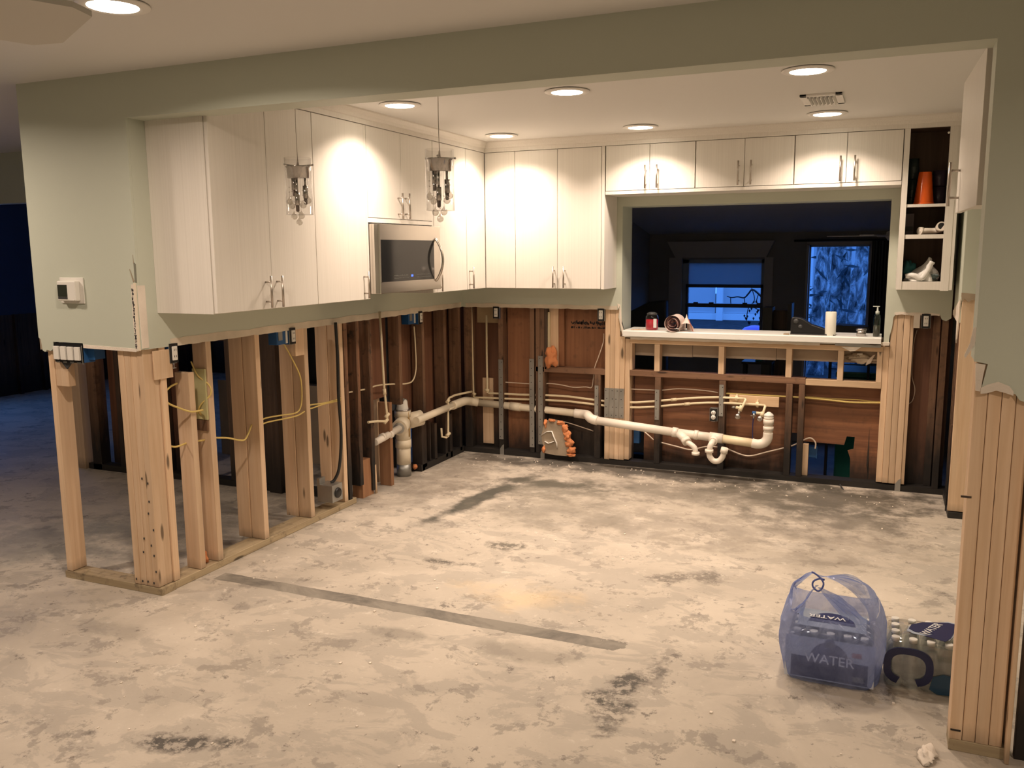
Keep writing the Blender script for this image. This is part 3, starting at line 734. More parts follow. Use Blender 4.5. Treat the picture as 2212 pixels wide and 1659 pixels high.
B(-2.812, -2.792, 4.358, 4.378, 1.371, 2.365).build('stile', M['cab'], t); B(-2.812, -2.792, 5.157, 5.177, 1.371, 2.365).build('stile', M['cab'], t)
B(-2.812, -2.792, 4.378, 5.157, 1.817, 1.842).build('rail', M['cab'], t)
ldoor(t, 4.379, 4.767, 1.845, 2.363, 4.72, (1.845, 2.0)); ldoor(t, 4.767, 5.156, 1.845, 2.363, 4.805, (1.847, 2.003))
t = thing('wall_cabinet', (-2.98, 5.42, 1.368), 'tall white single-door cabinet right of the microwave on left wall', 'cabinet', G)
carcass(t, -3.149, -2.812, 5.178, 5.668, 1.368, 2.40); ldoor(t, 5.178, 5.668, hy=5.22, hz=LO)
t = thing('wall_cabinet', (-2.85, 6.14, 1.368), 'white corner cabinet with two doors meeting in the inner corner', 'cabinet', G)
MB().prism([(-3.149, 5.67), (-2.812, 5.67), (-2.812, 6.007), (-2.546, 6.007), (-2.546, 6.298), (-3.149, 6.298)], 'z', 1.368, 2.40).build('carcass', M['cab'], t)
ldoor(t, 5.67, 5.983, hy=5.706, hz=LO); bdoor(t, -2.788, -2.544)
t = thing('wall_cabinet', (-2.2, 6.14, 1.368), 'tall two-door white cabinet on back wall, left of the opening', 'cabinet', G)
carcass(t, -2.544, -1.862, 6.007, 6.298, 1.368, 2.40)
bdoor(t, -2.544, -2.212, hx=-2.235, hz=LO); bdoor(t, -2.212, -1.882, hx=-2.153, hz=LO)
B(-1.880, -1.858, 5.987, 6.298, 1.368, 2.368).build('side_panel', M['cab'], t)
LB = ['left', 'middle', 'right']
for i, (a, b, c, h1, h2) in enumerate(((-1.853, -1.537, -1.223, -1.562, -1.480), (-1.223, -.901, -.586, -.936, -.854), (-.586, -.271, .054, -.305, -.221))):
    t = thing('wall_cabinet', ((a+c)/2, 6.14, 2.03), ['short two-door white cabinet over the opening, next to the tall cabinets', 'middle short white cabinet over the opening, its handles shadowed on the doors', 'short two-door white cabinet over the opening, beside the open shelves'][i], 'cabinet', G)
    carcass(t, a, c, 6.007, 6.298, 2.032, 2.40)
    B(a, c-.001, 5.988, 6.006, 2.032, 2.054).build('rail', M['cab'], t)
    bdoor(t, a+.002, b, 2.057, 2.363, h1, (2.064, 2.220)); bdoor(t, b, c-.002, 2.057, 2.363, h2, (2.064, 2.220))
# open cabinet at the right end
t = thing('wall_cabinet', (.215, 6.14, 1.38), 'narrow doorless white cabinet with dark inside and two shelves', 'cabinet', G)
B(.056, .076, 5.987, 6.298, 1.385, 2.39).build('side_panel', M['cab'], t); B(.352, .372, 5.987, 6.298, 1.385, 2.39).build('side_panel', M['cab'], t)
B(.076, .352, 6.285, 6.298, 1.42, 2.38).build('back_panel', M['cabin'], t)
B(.076, .079, 6.0, 6.285, 1.42, 2.38).build('lining', M['cabin'], t); B(.348, .352, 6.0, 6.285, 1.42, 2.38).build('lining', M['cabin'], t)
B(.076, .352, 6.0, 6.285, 2.372, 2.39).build('top_panel', M['cabin'], t)
B(.076, .352, 5.99, 6.285, 1.385, 1.436).build('bottom_panel', M['cab'], t)
for z0, z1 in ((1.893, 1.911), (1.700, 1.726)):
    s = B(.080, .347, 5.998, 6.284, z0, z1).build('shelf', M['cabin'], t); B(.080, .347, 5.992, 5.998, z0, z1).build('edge_band', M['cab'], s)
B(.076, .088, 5.987, 6.0, 1.385, 2.39).build('stile', M['cab'], t); B(.306, .352, 5.985, 6.0, 1.38, 2.39).build('stile', M['cab'], t)
B(.088, .306, 5.987, 6.0, 2.375, 2.39).build('rail', M['cab'], t)
MB().ball((.298, 5.992, 2.33), .007).build('hinge', M['white'], t)
# cabinet high over the missing fridge, by the right pier
t = thing('wall_cabinet', (.5, 3.53, 1.78), 'white cabinet high on the right behind the pier, long handle on its door', 'cabinet', G)
carcass(t, .272, .79, 3.22, 3.87, 1.79, 2.262)
d = MB().prism([(.2525, 3.205), (.2715, 3.205), (.2535, 3.875), (.2345, 3.875)], 'z', 1.776, 2.268).build('door', M['cab'], t, bevel=.0012)
handle(d, (.202, 3.79, 1.80), (.202, 3.79, 1.965), (.036, 0, 0))

# ------------------------------------------------------------------ microwave
t = thing('microwave', (-2.94, 4.735, 1.397), 'stainless steel microwave with black glass door and curved handle under short cabinet', 'microwave')
B(-3.148, -2.80, 4.38, 5.155, 1.398, 1.815).build('body', M['black'], t)
MB().prism([(-2.80, 4.384), (-2.757, 4.384), (-2.735, 4.392), (-2.730, 4.40), (-2.730, 5.152), (-2.80, 5.152)], 'z', 1.400, 1.807).build('door_frame', M['steel'], t, bevel=.002)
B(-2.7315, -2.7285, 4.412, 5.06, 1.468, 1.716).build('glass_panel', M['blackglass'], t)
B(-2.7285, -2.728, 4.41, 5.062, 1.464, 1.468).build('glass_trim', M['steel'], t)
arc = [(-2.732+.056*math.sin(PI*i/28)**.8, 5.083, 1.455+.275*i/28) for i in range(29)]
MB().tube(arc, .011, 12, flat=.7).build('handle', M['steel'], t)
mk = MB()
for yy0, yy1 in ((4.55, 4.72), (4.83, 5.0)):
    for zz in (1.485, 1.501):
        y = yy0
        while y < yy1:
            w_ = random.choice((.004, .006, .009)); mk.box(-2.7286, -2.7280, y, y+w_, zz, zz+random.choice((.002, .004, .005))); y += w_+.008
mk.build('button_marks', M['mark'], t, kind='stuff')
bl = MB()
for y in (4.756, 4.764, 4.773): bl.box(-2.7286, -2.7278, y, y+.005, 1.492, 1.504)
bl.build('clock', M['blueled'], t)

# ------------------------------------------------------------------ pendants
def pendant(x, y, lab, ph):
    t = thing('pendant_light', (x, y, 1.77), lab, 'pendant light', 'glass pendant lights')
    R = .063; zt, zb = 2.08, 1.82
    MB().tube([(x, y, CEIL), (x-.002, y, 2.2), (x, y, zt-.02)], .0016, 6).build('cord', M['nickel'], t)
    MB().lathe((x, y, CEIL), [(.055, 0), (.055, -.018), (.02, -.03), (.001, -.03)], 24).build('canopy', M['nickel'], t)
    MB().lathe((x, y, zb), [(R, 0), (R, zt-zb), (R-.0025, zt-zb), (R-.0025, 0), (R, 0)], 40).build('glass_shade', M['glass'], t, recalc=False)
    hub = MB().lathe((x, y, 1.988), [(.001, 0), (.050, 0), (.052, .045), (.058, .050), (.058, .054), (.001, .057)], 32)
    hub = hub.build('canopy_plate', M['chrome'], t)
    bar = MB()
    for k in range(3):
        a = ph+2*PI*k/3; bar.cyl((x, y, 2.042), (x+.074*math.cos(a), y+.074*math.sin(a), 2.046), .0035, n=8)
        bar.ball((x+.074*math.cos(a), y+.074*math.sin(a), 2.046), .005, 10, 6)
    bar.build('bracket', M['chrome'], t)
    MB().cyl((x, y, 2.045), (x, y, 2.075), .007, .003, 12).build('cord_grip', M['nickel'], t)
    for k, (dx, dy, zz) in enumerate(((-.026, .0, 1.905), (.004, -.02, 1.832), (.028, .012, 1.865))):
        MB().cyl((x+dx, y+dy, 1.99), (x+dx, y+dy, zz+.085), .0055, n=10).build('stem', M['chrome'], t)
        sk = MB().cyl((x+dx, y+dy, zz+.03), (x+dx, y+dy, zz+.088), .0115, n=14).build('socket', M['chrome'], t)
        MB().lathe((x+dx, y+dy, zz), [(.003, 0), (.008, .004), (.009, .03)], 12).build('bulb', M['darkchrome'], sk)
    for k, (a, r, zz) in enumerate(((3.4, .046, 1.88), (4.0, .034, 1.86), (5.7, .046, 1.862), (.4, .042, 1.885), (4.0, .026, 1.812), (5.6, .028, 1.814), (4.75, .006, 1.785))):
        px, py = x+r*math.cos(a+ph*.2), y+r*math.sin(a+ph*.2)
        c = MB().lathe((px, py, zz), [(.0005, -.0155), (.008, -.013), (.0135, -.007), (.0155, 0), (.0135, .007), (.008, .013), (.004, .018), (.0015, .024)], 12).build('crystal_drop', M['crystal'], t)
        MB().tube([(px, py, zz+.024), (px, py, 1.99)], .0006, 5).build('drop_wire', M['nickel'], c)
        for q in range(2): MB().lathe((px, py, zz+.045+.022*q), [(.0005, -.002), (.006, 0), (.0005, .002)], 10).build('bead', M['crystal'], c)
pendant(-2.555, 3.42, 'left pendant lamp with crystal drops in clear glass cylinder', .2)
pendant(-1.808, 3.42, 'right pendant lamp with crystal drops, hanging in front of the microwave', .9)

# ------------------------------------------------------------------ ceiling vent and fan
t = thing('air_vent', (-.365, 5.08, CEIL-.015), 'white ceiling air vent with open slanted louvres between two lights', 'air vent')
vx0, vx1, vy0, vy1 = -.47, -.26, 4.92, 5.24
fr = MB().box(vx0, vx1, vy0, vy0+.03, 2.428, 2.44); fr.box(vx0, vx1, vy1-.03, vy1, 2.428, 2.44); fr.box(vx0, vx0+.035, vy0, vy1, 2.428, 2.44); fr.box(vx1-.035, vx1, vy0, vy1, 2.428, 2.44)
fr.build('frame', M['whitem'], t, bevel=.002)
B(vx0+.03, vx1-.03, vy0+.03, vy1-.03, 2.4385, 2.4395).build('dark_duct', M['black'], t)
for i in range(7):
    x = vx0+.04+.02*i
    MB().prism([(x, 2.418), (x+.003, 2.418), (x+.015, 2.438), (x+.012, 2.438)], 'y', vy0+.03, vy1-.03).build('louvre', M['whitem'], t)
t = thing('ceiling_fan', (-1.67, .34, 2.04), 'pale ceiling fan, only the tip of a blade showing at top left', 'ceiling fan')
fc = Vector((-1.67, .34, 2.04))
fd = Vector((.36, .93, 0)).normalized(); fs = Vector((fd.y, -fd.x, 0))
fanm = plain('fan_white', (.62, .60, .54), .5)
MB().lathe(tuple(fc), [(.001, -.06), (.09, -.05), (.11, 0), (.10, .06), (.03, .08), (.02, .3)], 24).build('motor', fanm, t)
for k in range(4):
    a = k*PI/2; d = Vector((fd.x*math.cos(a)-fd.y*math.sin(a), fd.x*math.sin(a)+fd.y*math.cos(a), 0)); s_ = Vector((d.y, -d.x, 0))
    pts = [(.12, -.05), (.2, -.08), (.86, -.105), (.90, -.07), (.90, .075), (.86, .10), (.2, .08), (.12, .05)]
    mb = MB(); n = len(pts)
    for zz in (-.006, .004):
        for (u, v_) in pts: q = fc+d*u+s_*v_+Vector((0, 0, zz+v_*.13)); mb.v.append(tuple(q))
    mb.face(list(range(n))[::-1]); mb.face([n+i for i in range(n)])
    for i in range(n): mb.face([i, (i+1) % n, n+(i+1) % n, n+i])
    mb.build('blade', fanm, t)

# ------------------------------------------------------------------ thermostat, switches, receptacles
t = thing('thermostat', (-3.565, FY, 1.41), 'white square thermostat with dark screen on green wall', 'thermostat')
B(-3.642, -3.486, FY-.006, FY-.0005, 1.412, 1.535).build('wall_plate', M['white'], t, bevel=.005)
B(-3.630, -3.508, FY-.034, FY-.006, 1.425, 1.520).build('housing', M['white'], t, bevel=.006)
B(-3.624, -3.562, FY-.0350, FY-.034, 1.445, 1.502).build('screen', M['screen'], t); B(-3.624, -3.562, FY-.0352, FY-.034, 1.434, 1.444).build('lower_display', M['darkgrey'], t)
for x in (-3.545, -3.535, -3.525): B(x-.003, x+.003, FY-.036, FY-.034, 1.428, 1.431).build('button', M['white'], t)
t = thing('light_switch', (-3.627, FY, 1.12), 'row of four white rocker switches hanging below the cut wall', 'light switch')
B(-3.722, -3.532, FY+.004, FY+.07, 1.125, 1.215).build('wall_box', M['bluebox'], t, bevel=.003)
B(-3.722, -3.532, FY-.002, FY+.004, 1.125, 1.218).build('yoke', M['black'], t)
for i in range(4):
    x = -3.717+.0465*i
    r = B(x, x+.034, FY-.014, FY-.002, 1.138, 1.203).build('rocker', M['white'], t, bevel=.002)
    B(x+.006, x+.028, FY-.004, FY-.001, 1.122, 1.130).build('screw_tab', M['galv'], r)
B(-3.535, -3.532, FY-.005, FY+.002, 1.12, 1.21).build('metal_ear', M['galv'], t)
t_box = B(-3.49, -3.532, FY+.03, FY+.09, 1.14, 1.205).build('bracket', M['bluebox'], t)
MB().prism([(-3.69, 1.125), (-3.62, 1.125), (-3.655, 1.09)], 'y', FY+.005, FY+.012).build('loose_tab', M['darkgrey'], t)

def receptacle(lab, wall, a, z, depth=.05, box='bluebox', w_=.034, off=0.0, duplex=False):
    # wall 'x': on left wall facing +x at x=LX ; wall 'y': on back wall facing -y
    def BB(a0, a1, d0, d1, z0, z1):
        if wall == 'x': return B(LX+off-d1, LX+off-d0, a0, a1, z0, z1)
        return B(a0, a1, BY+off+d0, BY+off+d1, z0, z1)
    loc = (LX+off, a, z) if wall == 'x' else (a, BY+off, z)
    t = thing('receptacle', loc, lab, 'outlet', 'bare wall outlets')
    BB(a-.028, a+.028, .002, depth, z-.048, z+.048).build('wall_box', M[box], t)
    BB(a-.026, a+.026, -.004, .002, z-.047, z+.047).build('recess', M['black'], t)
    if duplex:
        f = BB(a-.010, a+.010, -.012, -.004, z-.030, z+.030).build('face', M['white'], t)
        for dz in (.017, -.017): MB().lathe((a, BY+off-.0135, z+dz), [(.001, 0), (.0165, 0), (.0165, .009), (.001, .009)], 20, 'y').build('socket_face', M['white'], f)
    else: f = BB(a-.0155, a+.0155, -.012, -.004, z-.034, z+.034).build('face', M['white'], t, bevel=.003)
    for dz in (.016, -.016):
        BB(a-.007, a-.004, -.0142 if duplex else -.0126, -.012, z+dz-.004, z+dz+.006).build('slot', M['black'], f); BB(a+.004, a+.007, -.0142 if duplex else -.0126, -.012, z+dz-.004, z+dz+.006).build('slot', M['black'], f)
    for dz in (.044, -.044): BB(a-.014, a+.014, -.003, .001, z+dz-.005, z+dz+.005).build('yoke_tab', M['galv'], t)
    BB(a-.028, a-.025, -.002, .002, z-.046, z+.046).build('box_edge', M['galv'], t); BB(a+.025, a+.028, -.002, .002, z-.046, z+.046).build('box_edge', M['galv'], t)
    return t
r = receptacle('bare white outlet dangling beside the outer corner post', 'x', 3.175, 1.168)
MB().cyl((LX+.008, 3.165, 1.12), (LX+.008, 3.165, 1.098), .002, n=6).build('loose_screw', M['galv'], r)
B(LX+.005, LX+.011, 3.156, 3.176, 1.095, 1.099).build('screw_bar', M['galv'], r)
receptacle('bare white outlet in blue box on the left wall, above two yellow cables', 'x', 4.09, 1.168, off=.003)
receptacle('bare white outlet in blue box on left wall, over the drain stack', 'x', 5.60, 1.165, off=.003)
receptacle('dim white outlet on back wall near the inner corner', 'y', -2.848, 1.162)
receptacle('bare white outlet on back wall beside the post left of the opening', 'y', -1.976, 1.162, box='galv')
receptacle('white duplex outlet low on back wall above the sink trap', 'y', -1.112, .448, box='galv', off=.002, duplex=True)
receptacle('pair-mounted outlet on back wall right of the opening, right one', 'y', .252, 1.168, box='galv')
tt = B(.178, .216, 6.288, 6.299, 1.122, 1.215).build('blank_plate', M['gyp'], label='plain off-white strip plate left of the outlet right of opening', cat='plate')
for x0, y0, lab in ((5.505, 0, 'blue plastic electrical box left of the outlet over the drain stack'), (4.02, 0, 'blue plastic electrical box left of the outlet over two yellow cables')):
    t = thing('electrical_box', (LX-.05, x0, 1.12), lab, 'electrical box', 'blue electrical boxes')
    B(LX-.07, LX-.008, x0-.055, x0+.035, 1.125, 1.205).build('box', M['bluebox'], t, bevel=.003)
    B(LX-.008, LX-.004, x0-.045, x0-.01, 1.15, 1.20).build('label_plate', M['galv'], t); B(LX-.012, LX-.003, x0+.02, x0+.035, 1.13, 1.20).build('device_edge', M['white'], t)
t = thing('electrical_box', (-1.727, 6.40, .16), 'blue electrical box low behind the back wall beside the post cluster', 'electrical box', 'blue electrical boxes')
B(-1.757, -1.697, 6.425, 6.47, .16, .265).build('box', M['bluebox'], t, bevel=.003); B(-1.752, -1.745, 6.42, 6.426, .17, .255).build('flange', M['bluebox'], t)
t = thing('electrical_box', (-.425, 6.47, .15), 'blue electrical box seen through the hole in the back plywood', 'electrical box', 'blue electrical boxes')
B(-.455, -.395, 6.45, 6.50, .155, .235).build('box', M['bluebox'], t, bevel=.003); B(-.40, -.394, 6.445, 6.455, .15, .24).build('flange', M['bluebox'], t)
t = thing('junction_box', (-3.19, 4.48, .07), 'grey metal range outlet box with round black socket on the sill plate', 'outlet box')
B(-3.24, -3.125, 4.39, 4.50, .085, .195).build('box', M['galv'], t, bevel=.002)
MB().lathe((-3.125, 4.445, .14), [(.033, 0), (.033, .006), (.028, .012), (.001, .012)], 24, 'x').build('socket', M['black'], t)
B(-3.24, -3.22, 4.39, 4.45, .195, .235).build('bracket', M['galv'], t)

# ------------------------------------------------------------------ cables
def deep(pts, y, xmax=9):
    # same run of pipe or cable, but threaded through the studs at depth y instead of in front of them
    return [(a*y/b, y, 1.64-(1.64-c)*y/b) if a < xmax else (a, b, c) for a, b, c in pts]
def cable(lab, pts, mat='wire', r=.005, sub=6, g=None, n=7, y=None):
    if y: pts = deep(pts, y)
    P = catmull([Vector(p) for p in pts], sub)
    o = MB().tube(P, r, n).build('cable', M[mat]); tag(o, lab, 'cable', g); return o
cable('thick black cable running down a stud into the grey box', [(-3.13, 4.50, 1.215), (-3.128, 4.505, 1.0), (-3.128, 4.50, .75), (-3.13, 4.515, .5), (-3.135, 4.49, .3), (-3.16, 4.475, .22), (-3.18, 4.455, .197)], 'wireblk', .010, 6, n=10)
cable('looped yellow cable around the corner post and first studs', [(-3.22, 3.255, 1.005), (-3.19, 3.18, 1.0), (-3.17, 3.12, .975), (-3.175, 3.14, .93), (-3.17, 3.2, .895), (-3.145, 3.262, .865), (-3.147, 3.34, .86), (-3.20, 3.375, .84), (-3.19, 3.41, .785), (-3.19, 3.43, .72), (-3.2, 3.40, .69), (-3.2, 3.30, .70), (-3.2, 3.2, .695), (-3.2, 3.14, .72)])
cable('yellow cable looping over the pale green board', [(-3.235, 3.375, 1.10), (-3.20, 3.378, 1.03), (-3.15, 3.40, .98), (-3.148, 3.405, .93), (-3.19, 3.378, .88), (-3.22, 3.378, .83)], r=.004)
cable('yellow cable sagging between second and third stud pairs', [(-3.2, 3.44, .70), (-3.2, 3.48, .685), (-3.2, 3.57, .665), (-3.19, 3.64, .640), (-3.19, 3.69, .632), (-3.2, 3.735, .66), (-3.205, 3.770, .70)])
cable('upper yellow cable rising to the blue box on left wall', [(-3.2, 3.81, .712), (-3.2, 3.9, .716), (-3.19, 4.0, .712), (-3.17, 4.12, .708), (-3.17, 4.17, .74), (-3.17, 4.185, .82), (-3.17, 4.175, .92), (-3.18, 4.12, 1.03), (-3.19, 4.06, 1.13)], r=.0045)
cable('lower yellow cable crossing the fourth stud pair', [(-3.2, 3.81, .685), (-3.2, 3.9, .690), (-3.19, 4.0, .688), (-3.165, 4.12, .690), (-3.16, 4.19, .705)], r=.0045)
cable('upper of two yellow cables right of the fourth stud pair', [(-3.2, 4.245, .722), (-3.2, 4.32, .722), (-3.19, 4.42, .715), (-3.16, 4.53, .722), (-3.16, 4.565, .728)], r=.0045)
cable('lower of two yellow cables right of the fourth stud pair', [(-3.2, 4.245, .705), (-3.2, 4.32, .700), (-3.19, 4.42, .708), (-3.16, 4.53, .712), (-3.16, 4.565, .715)], r=.0045)
cable('pale cable running to the outlet above the drain stack', [(-3.2, 4.64, .74), (-3.2, 4.76, .735), (-3.2, 4.95, .728), (-3.2, 5.07, .732), (-3.2, 5.28, .712), (-3.2, 5.46, .689), (-3.2, 5.56, .70), (-3.2, 5.61, .78), (-3.2, 5.61, .95), (-3.19, 5.58, 1.10)], 'cpvc', .0055)
cable('thin pink-white cable hung across the back wall behind the pipes', [(-2.80, 6.32, .60), (-2.6, 6.31, .60), (-2.46, 6.31, .602), (-2.40, 6.31, .612), (-2.3, 6.31, .605), (-2.2, 6.31, .592), (-2.1, 6.31, .600), (-2.05, 6.31, .60), (-2.038, 6.31, .66), (-2.025, 6.31, .76), (-2.0, 6.31, .83), (-1.96, 6.31, .95), (-1.955, 6.31, 1.02)], 'wirew', .004, y=6.365)
cable('thin pale cable from the post cluster to the yellow cable', [(-1.75, 6.30, .605), (-1.603, 6.305, .606), (-1.50, 6.305, .609), (-1.367, 6.305, .627), (-1.178, 6.305, .624), (-1.085, 6.305, .614)], 'wirew', .004, y=6.365)
cable('yellow cable pair stretched across the back wall studs', [(-1.034, 6.30, .612), (-.9, 6.30, .612), (-.62, 6.305, .613), (-.483, 6.31, .612), (-.3, 6.31, .604), (-.18, 6.31, .598), (.013, 6.315, .606)], 'wire', .007, y=6.36)
cable('yellow cable above the pair, right half of back wall', [(-.483, 6.31, .62), (-.3, 6.31, .615), (-.14, 6.31, .618), (-.06, 6.31, .612), (.013, 6.315, .612)], 'wire', .004, y=6.375)
cable('white cable drooping low under the sink trap', [(-1.505, 6.30, .212), (-1.379, 6.30, .19), (-1.272, 6.30, .174), (-1.167, 6.30, .205), (-1.084, 6.30, .211), (-1.017, 6.30, .206), (-.909, 6.30, .170), (-.833, 6.30, .166), (-.711, 6.30, .208), (-.614, 6.305, .24), (-.55, 6.36, .255), (-.49, 6.385, .29), (-.44, 6.39, .31), (-.405, 6.39, .28), (-.405, 6.39, .235)], 'wirew', .0055, y=6.385)
cable('thin white cable above the broken foam board', [(-2.40, 6.30, .33), (-2.252, 6.30, .311), (-2.132, 6.30, .284), (-2.03, 6.305, .257)], 'wirew', .004, y=6.365)
cable('short white cable left of the sink trap', [(-1.70, 6.40, .272), (-1.66, 6.35, .285), (-1.60, 6.31, .26), (-1.556, 6.305, .225)], 'wirew', .005)
cable('thin brown cable on dark plywood beside the right posts', [(.205, 6.40, 1.10), (.19, 6.40, 1.0), (.19, 6.40, .8), (.215, 6.40, .70), (.205, 6.40, .62), (.175, 6.40, .59)], 'wirew', .003)

# ------------------------------------------------------------------ water pipes
def pipe(lab, pts, r=.0085, fits=(), g='cream supply pipes', mat='cpvc', sub=0, xm=None):
    if xm is not None: pts = deep(pts, 6.345, xm); fits = deep(fits, 6.345, xm)
    P = [Vector(p) for p in pts]
    t = thing('supply_pipe', tuple(P[0]), lab, 'pipe', g)
    MB().tube(P, r, 10, sub=sub).build('tube', M[mat], t)
    for f in fits:
        q = Vector(f)
        # nearest direction
        i = min(range(len(P)-1), key=lambda i: ((P[i]+P[i+1])/2-q).length); d = (P[i+1]-P[i]).normalized()
        MB().cyl(q-d*.02, q+d*.02, r*1.45, n=12).build('coupling', M[mat], t)
    return t
pipe('upright cream pipe with elbow in front of the brown board, left wall', [(-3.12, 5.0, 1.25), (-3.12, 5.028, .72), (-3.12, 5.06, .50), (-3.125, 5.05, .49), (-3.14, 4.96, .505), (-3.15, 4.86, .515)], fits=((-3.12, 5.055, .53), (-3.12, 5.03, .70), (-3.125, 5.045, .491)))
pipe('cream pipe hanging down with elbow near the inner corner', [(-3.06, 6.27, .515), (-3.08, 6.20, .515), (-3.10, 6.05, .518), (-3.10, 5.95, .512), (-3.10, 5.925, .505), (-3.10, 5.92, .30), (-3.10, 5.918, .21), (-3.105, 5.90, .203), (-3.14, 5.885, .21), (-3.14, 5.88, .28)], fits=((-3.10, 5.925, .49), (-3.10, 5.918, .225)))
pipe('upper cream pipe along the back wall ending in a tap', [(-2.920, 6.27, 1.14), (-2.922, 6.27, .85), (-2.920, 6.27, .515), (-2.90, 6.27, .512), (-2.647, 6.27, .515), (-2.4, 6.27, .524), (-2.218, 6.27, .524), (-2.05, 6.27, .512), (-1.955, 6.27, .507), (-1.87, 6.27, .503), (-1.79, 6.27, .505), (-1.68, 6.27, .511), (-1.551, 6.27, .527), (-1.43, 6.27, .545), (-1.316, 6.27, .562), (-1.2, 6.27, .576), (-1.081, 6.27, .586), (-.95, 6.26, .588), (-.885, 6.255, .590)], fits=((-1.40, 6.27, .549), (-2.92, 6.27, .535)), xm=-1.02)
pipe('lower cream pipe along the back wall ending in a blue tap', [(-3.054, 6.27, 1.25), (-3.05, 6.27, .9), (-3.045, 6.27, .475), (-3.03, 6.27, .468), (-2.9, 6.27, .472), (-2.647, 6.27, .478), (-2.4, 6.27, .485), (-2.218, 6.27, .486), (-2.0, 6.27, .474), (-1.87, 6.27, .466), (-1.79, 6.27, .466), (-1.66, 6.27, .473), (-1.54, 6.27, .486), (-1.40, 6.27, .509), (-1.248, 6.27, .530), (-1.15, 6.27, .541), (-1.07, 6.27, .546), (-.95, 6.265, .549), (-.80, 6.26, .551), (-.75, 6.255, .550)], fits=((-1.30, 6.27, .522), (-3.045, 6.27, .50)), xm=-1.02)
# valve assemblies
t = thing('shutoff_valve', (-.91, 6.24, .46), 'cream shut-off valve with grey knob, left of the two', 'valve', 'shut-off valves')
MB().tube([(-.885, 6.255, .590), (-.878, 6.24, .585), (-.893, 6.225, .54), (-.903, 6.22, .52)], .009, 10).build('tube', M['cpvc'], t)
MB().cyl((-.90, 6.22, .545), (-.912, 6.21, .505), .014, n=14).build('tee', M['cpvc'], t)
MB().cyl((-.905, 6.215, .525), (-.94, 6.215, .53), .010, n=12).build('outlet', M['cpvc'], t); MB().cyl((-.94, 6.215, .53), (-.97, 6.215, .53), .009, n=12).build('nut', M['chrome'], t)
MB().cyl((-.912, 6.21, .508), (-.922, 6.20, .475), .009, .007, 12).build('stem', M['galv'], t); MB().lathe((-.923, 6.185, .468), [(.001, 0), (.018, .002), (.02, .01), (.012, .02), (.001, .02)], 16, 'y').build('knob', M['tin'], t)
t = thing('shutoff_valve', (-.77, 6.24, .45), 'cream shut-off valve with blue tap, right of the two', 'valve', 'shut-off valves')
MB().tube([(-.75, 6.255, .550), (-.742, 6.24, .545), (-.750, 6.225, .51), (-.757, 6.22, .495)], .009, 10).build('tube', M['cpvc'], t)
MB().cyl((-.755, 6.218, .508), (-.762, 6.213, .475), .014, n=14).build('tee', M['cpvc'], t); MB().cyl((-.755, 6.215, .497), (-.80, 6.215, .499), .010, n=12).build('outlet', M['cpvc'], t)
MB().cyl((-.80, 6.213, .50), (-.825, 6.213, .50), .011, n=12).build('blue_collar', M['bluebox'], t); MB().cyl((-.812, 6.21, .495), (-.814, 6.21, .46), .008, n=12).build('nozzle', M['tin'], t)
B(-.835, -.80, 6.205, 6.211, .476, .482).build('lever', M['tin'], t); MB().lathe((-.77, 6.185, .462), [(.001, 0), (.018, .002), (.02, .01), (.012, .02), (.001, .02)], 16, 'y').build('knob', M['tin'], t)
cable('thin dark blue tube hanging from the blue tap', [(-.816, 6.205, .46), (-.818, 6.203, .40), (-.816, 6.20, .33), (-.812, 6.195, .27)], 'navy', .0035)
for x, z, lab in ((-.945, .588, 'cream pipe clamp on the small board, upper left one'), (-.800, .552, 'cream pipe clamp on the small board, lower right one')):
    o = MB().lathe((x, 6.27, z), [(.0145, -.012), (.018, -.006), (.018, .006), (.0145, .012)], 14, 'x').box(x-.006, x+.006, 6.275, 6.29, z-.025, z+.028).build('pipe_clamp', M['cpvc']); tag(o, lab, 'pipe clamp', 'pipe clamps')
o = B(-1.0, -.655, 6.29, 6.31, .535, .606).build('mounting_board', M['pine_x'], bevel=.002); tag(o, 'small unpainted board behind the two shut-off valves', 'board')
# ------------------------------------------------------------------ drain
t = thing('drain_pipe', (-2.0, 6.2, .12), 'long white drain pipe along the back wall with traps and capped riser', 'pipe')
DY = 6.2
def seg(name, pts, r, mat='pvc', sub=0, parent=None, n=16): return MB().tube(pts, r, n, sub=sub).build(name, M[mat], parent or t)
seg('tube', [(-3.10, 5.42, .427), (-3.10, 6.02, .442)], .027, 'pvcold')
seg('elbow', [(-3.10, 6.0, .441), (-3.10, 6.12, .443), (-3.10, 6.22, .442), (-3.09, 6.30, .428), (-3.04, 6.34, .415)], .034, 'pvcold', 4)
seg('tube', [(-3.10, 5.9, .438), (-3.10, 6.05, .442)], .027, 'pvcold'); seg('tube', [(-3.06, 6.345, .415), (-2.17, 6.345, .380)], .029, 'pvcold')
seg('coupling', [(-2.75, 6.345, .4025), (-2.66, 6.345, .399)], .034, 'pvcold')
seg('elbow', [(-2.20, 6.345, .381), (-2.13, 6.34, .378), (-2.08, 6.30, .382), (-2.05, 6.24, .384), (-2.01, DY-.01, .376), (-1.96, DY-.02, .368)], .036, 'pvc', 4)
seg('tube', [(-1.99, DY-.02, .370), (-1.36, DY-.02, .322)], .031)
seg('coupling', [(-1.385, DY-.02, .324), (-1.345, DY-.02, .321)], .037)
seg('tube', [(-1.345, DY-.02, .321), (-1.09, DY-.02, .306)], .031); seg('coupling', [(-1.225, DY-.02, .315), (-1.195, DY-.02, .313)], .036)
seg('branch', [(-1.335, DY-.03, .318), (-1.30, DY-.05, .298), (-1.27, DY-.07, .275)], .030); seg('coupling', [(-1.282, DY-.06, .285), (-1.262, DY-.08, .268)], .034)
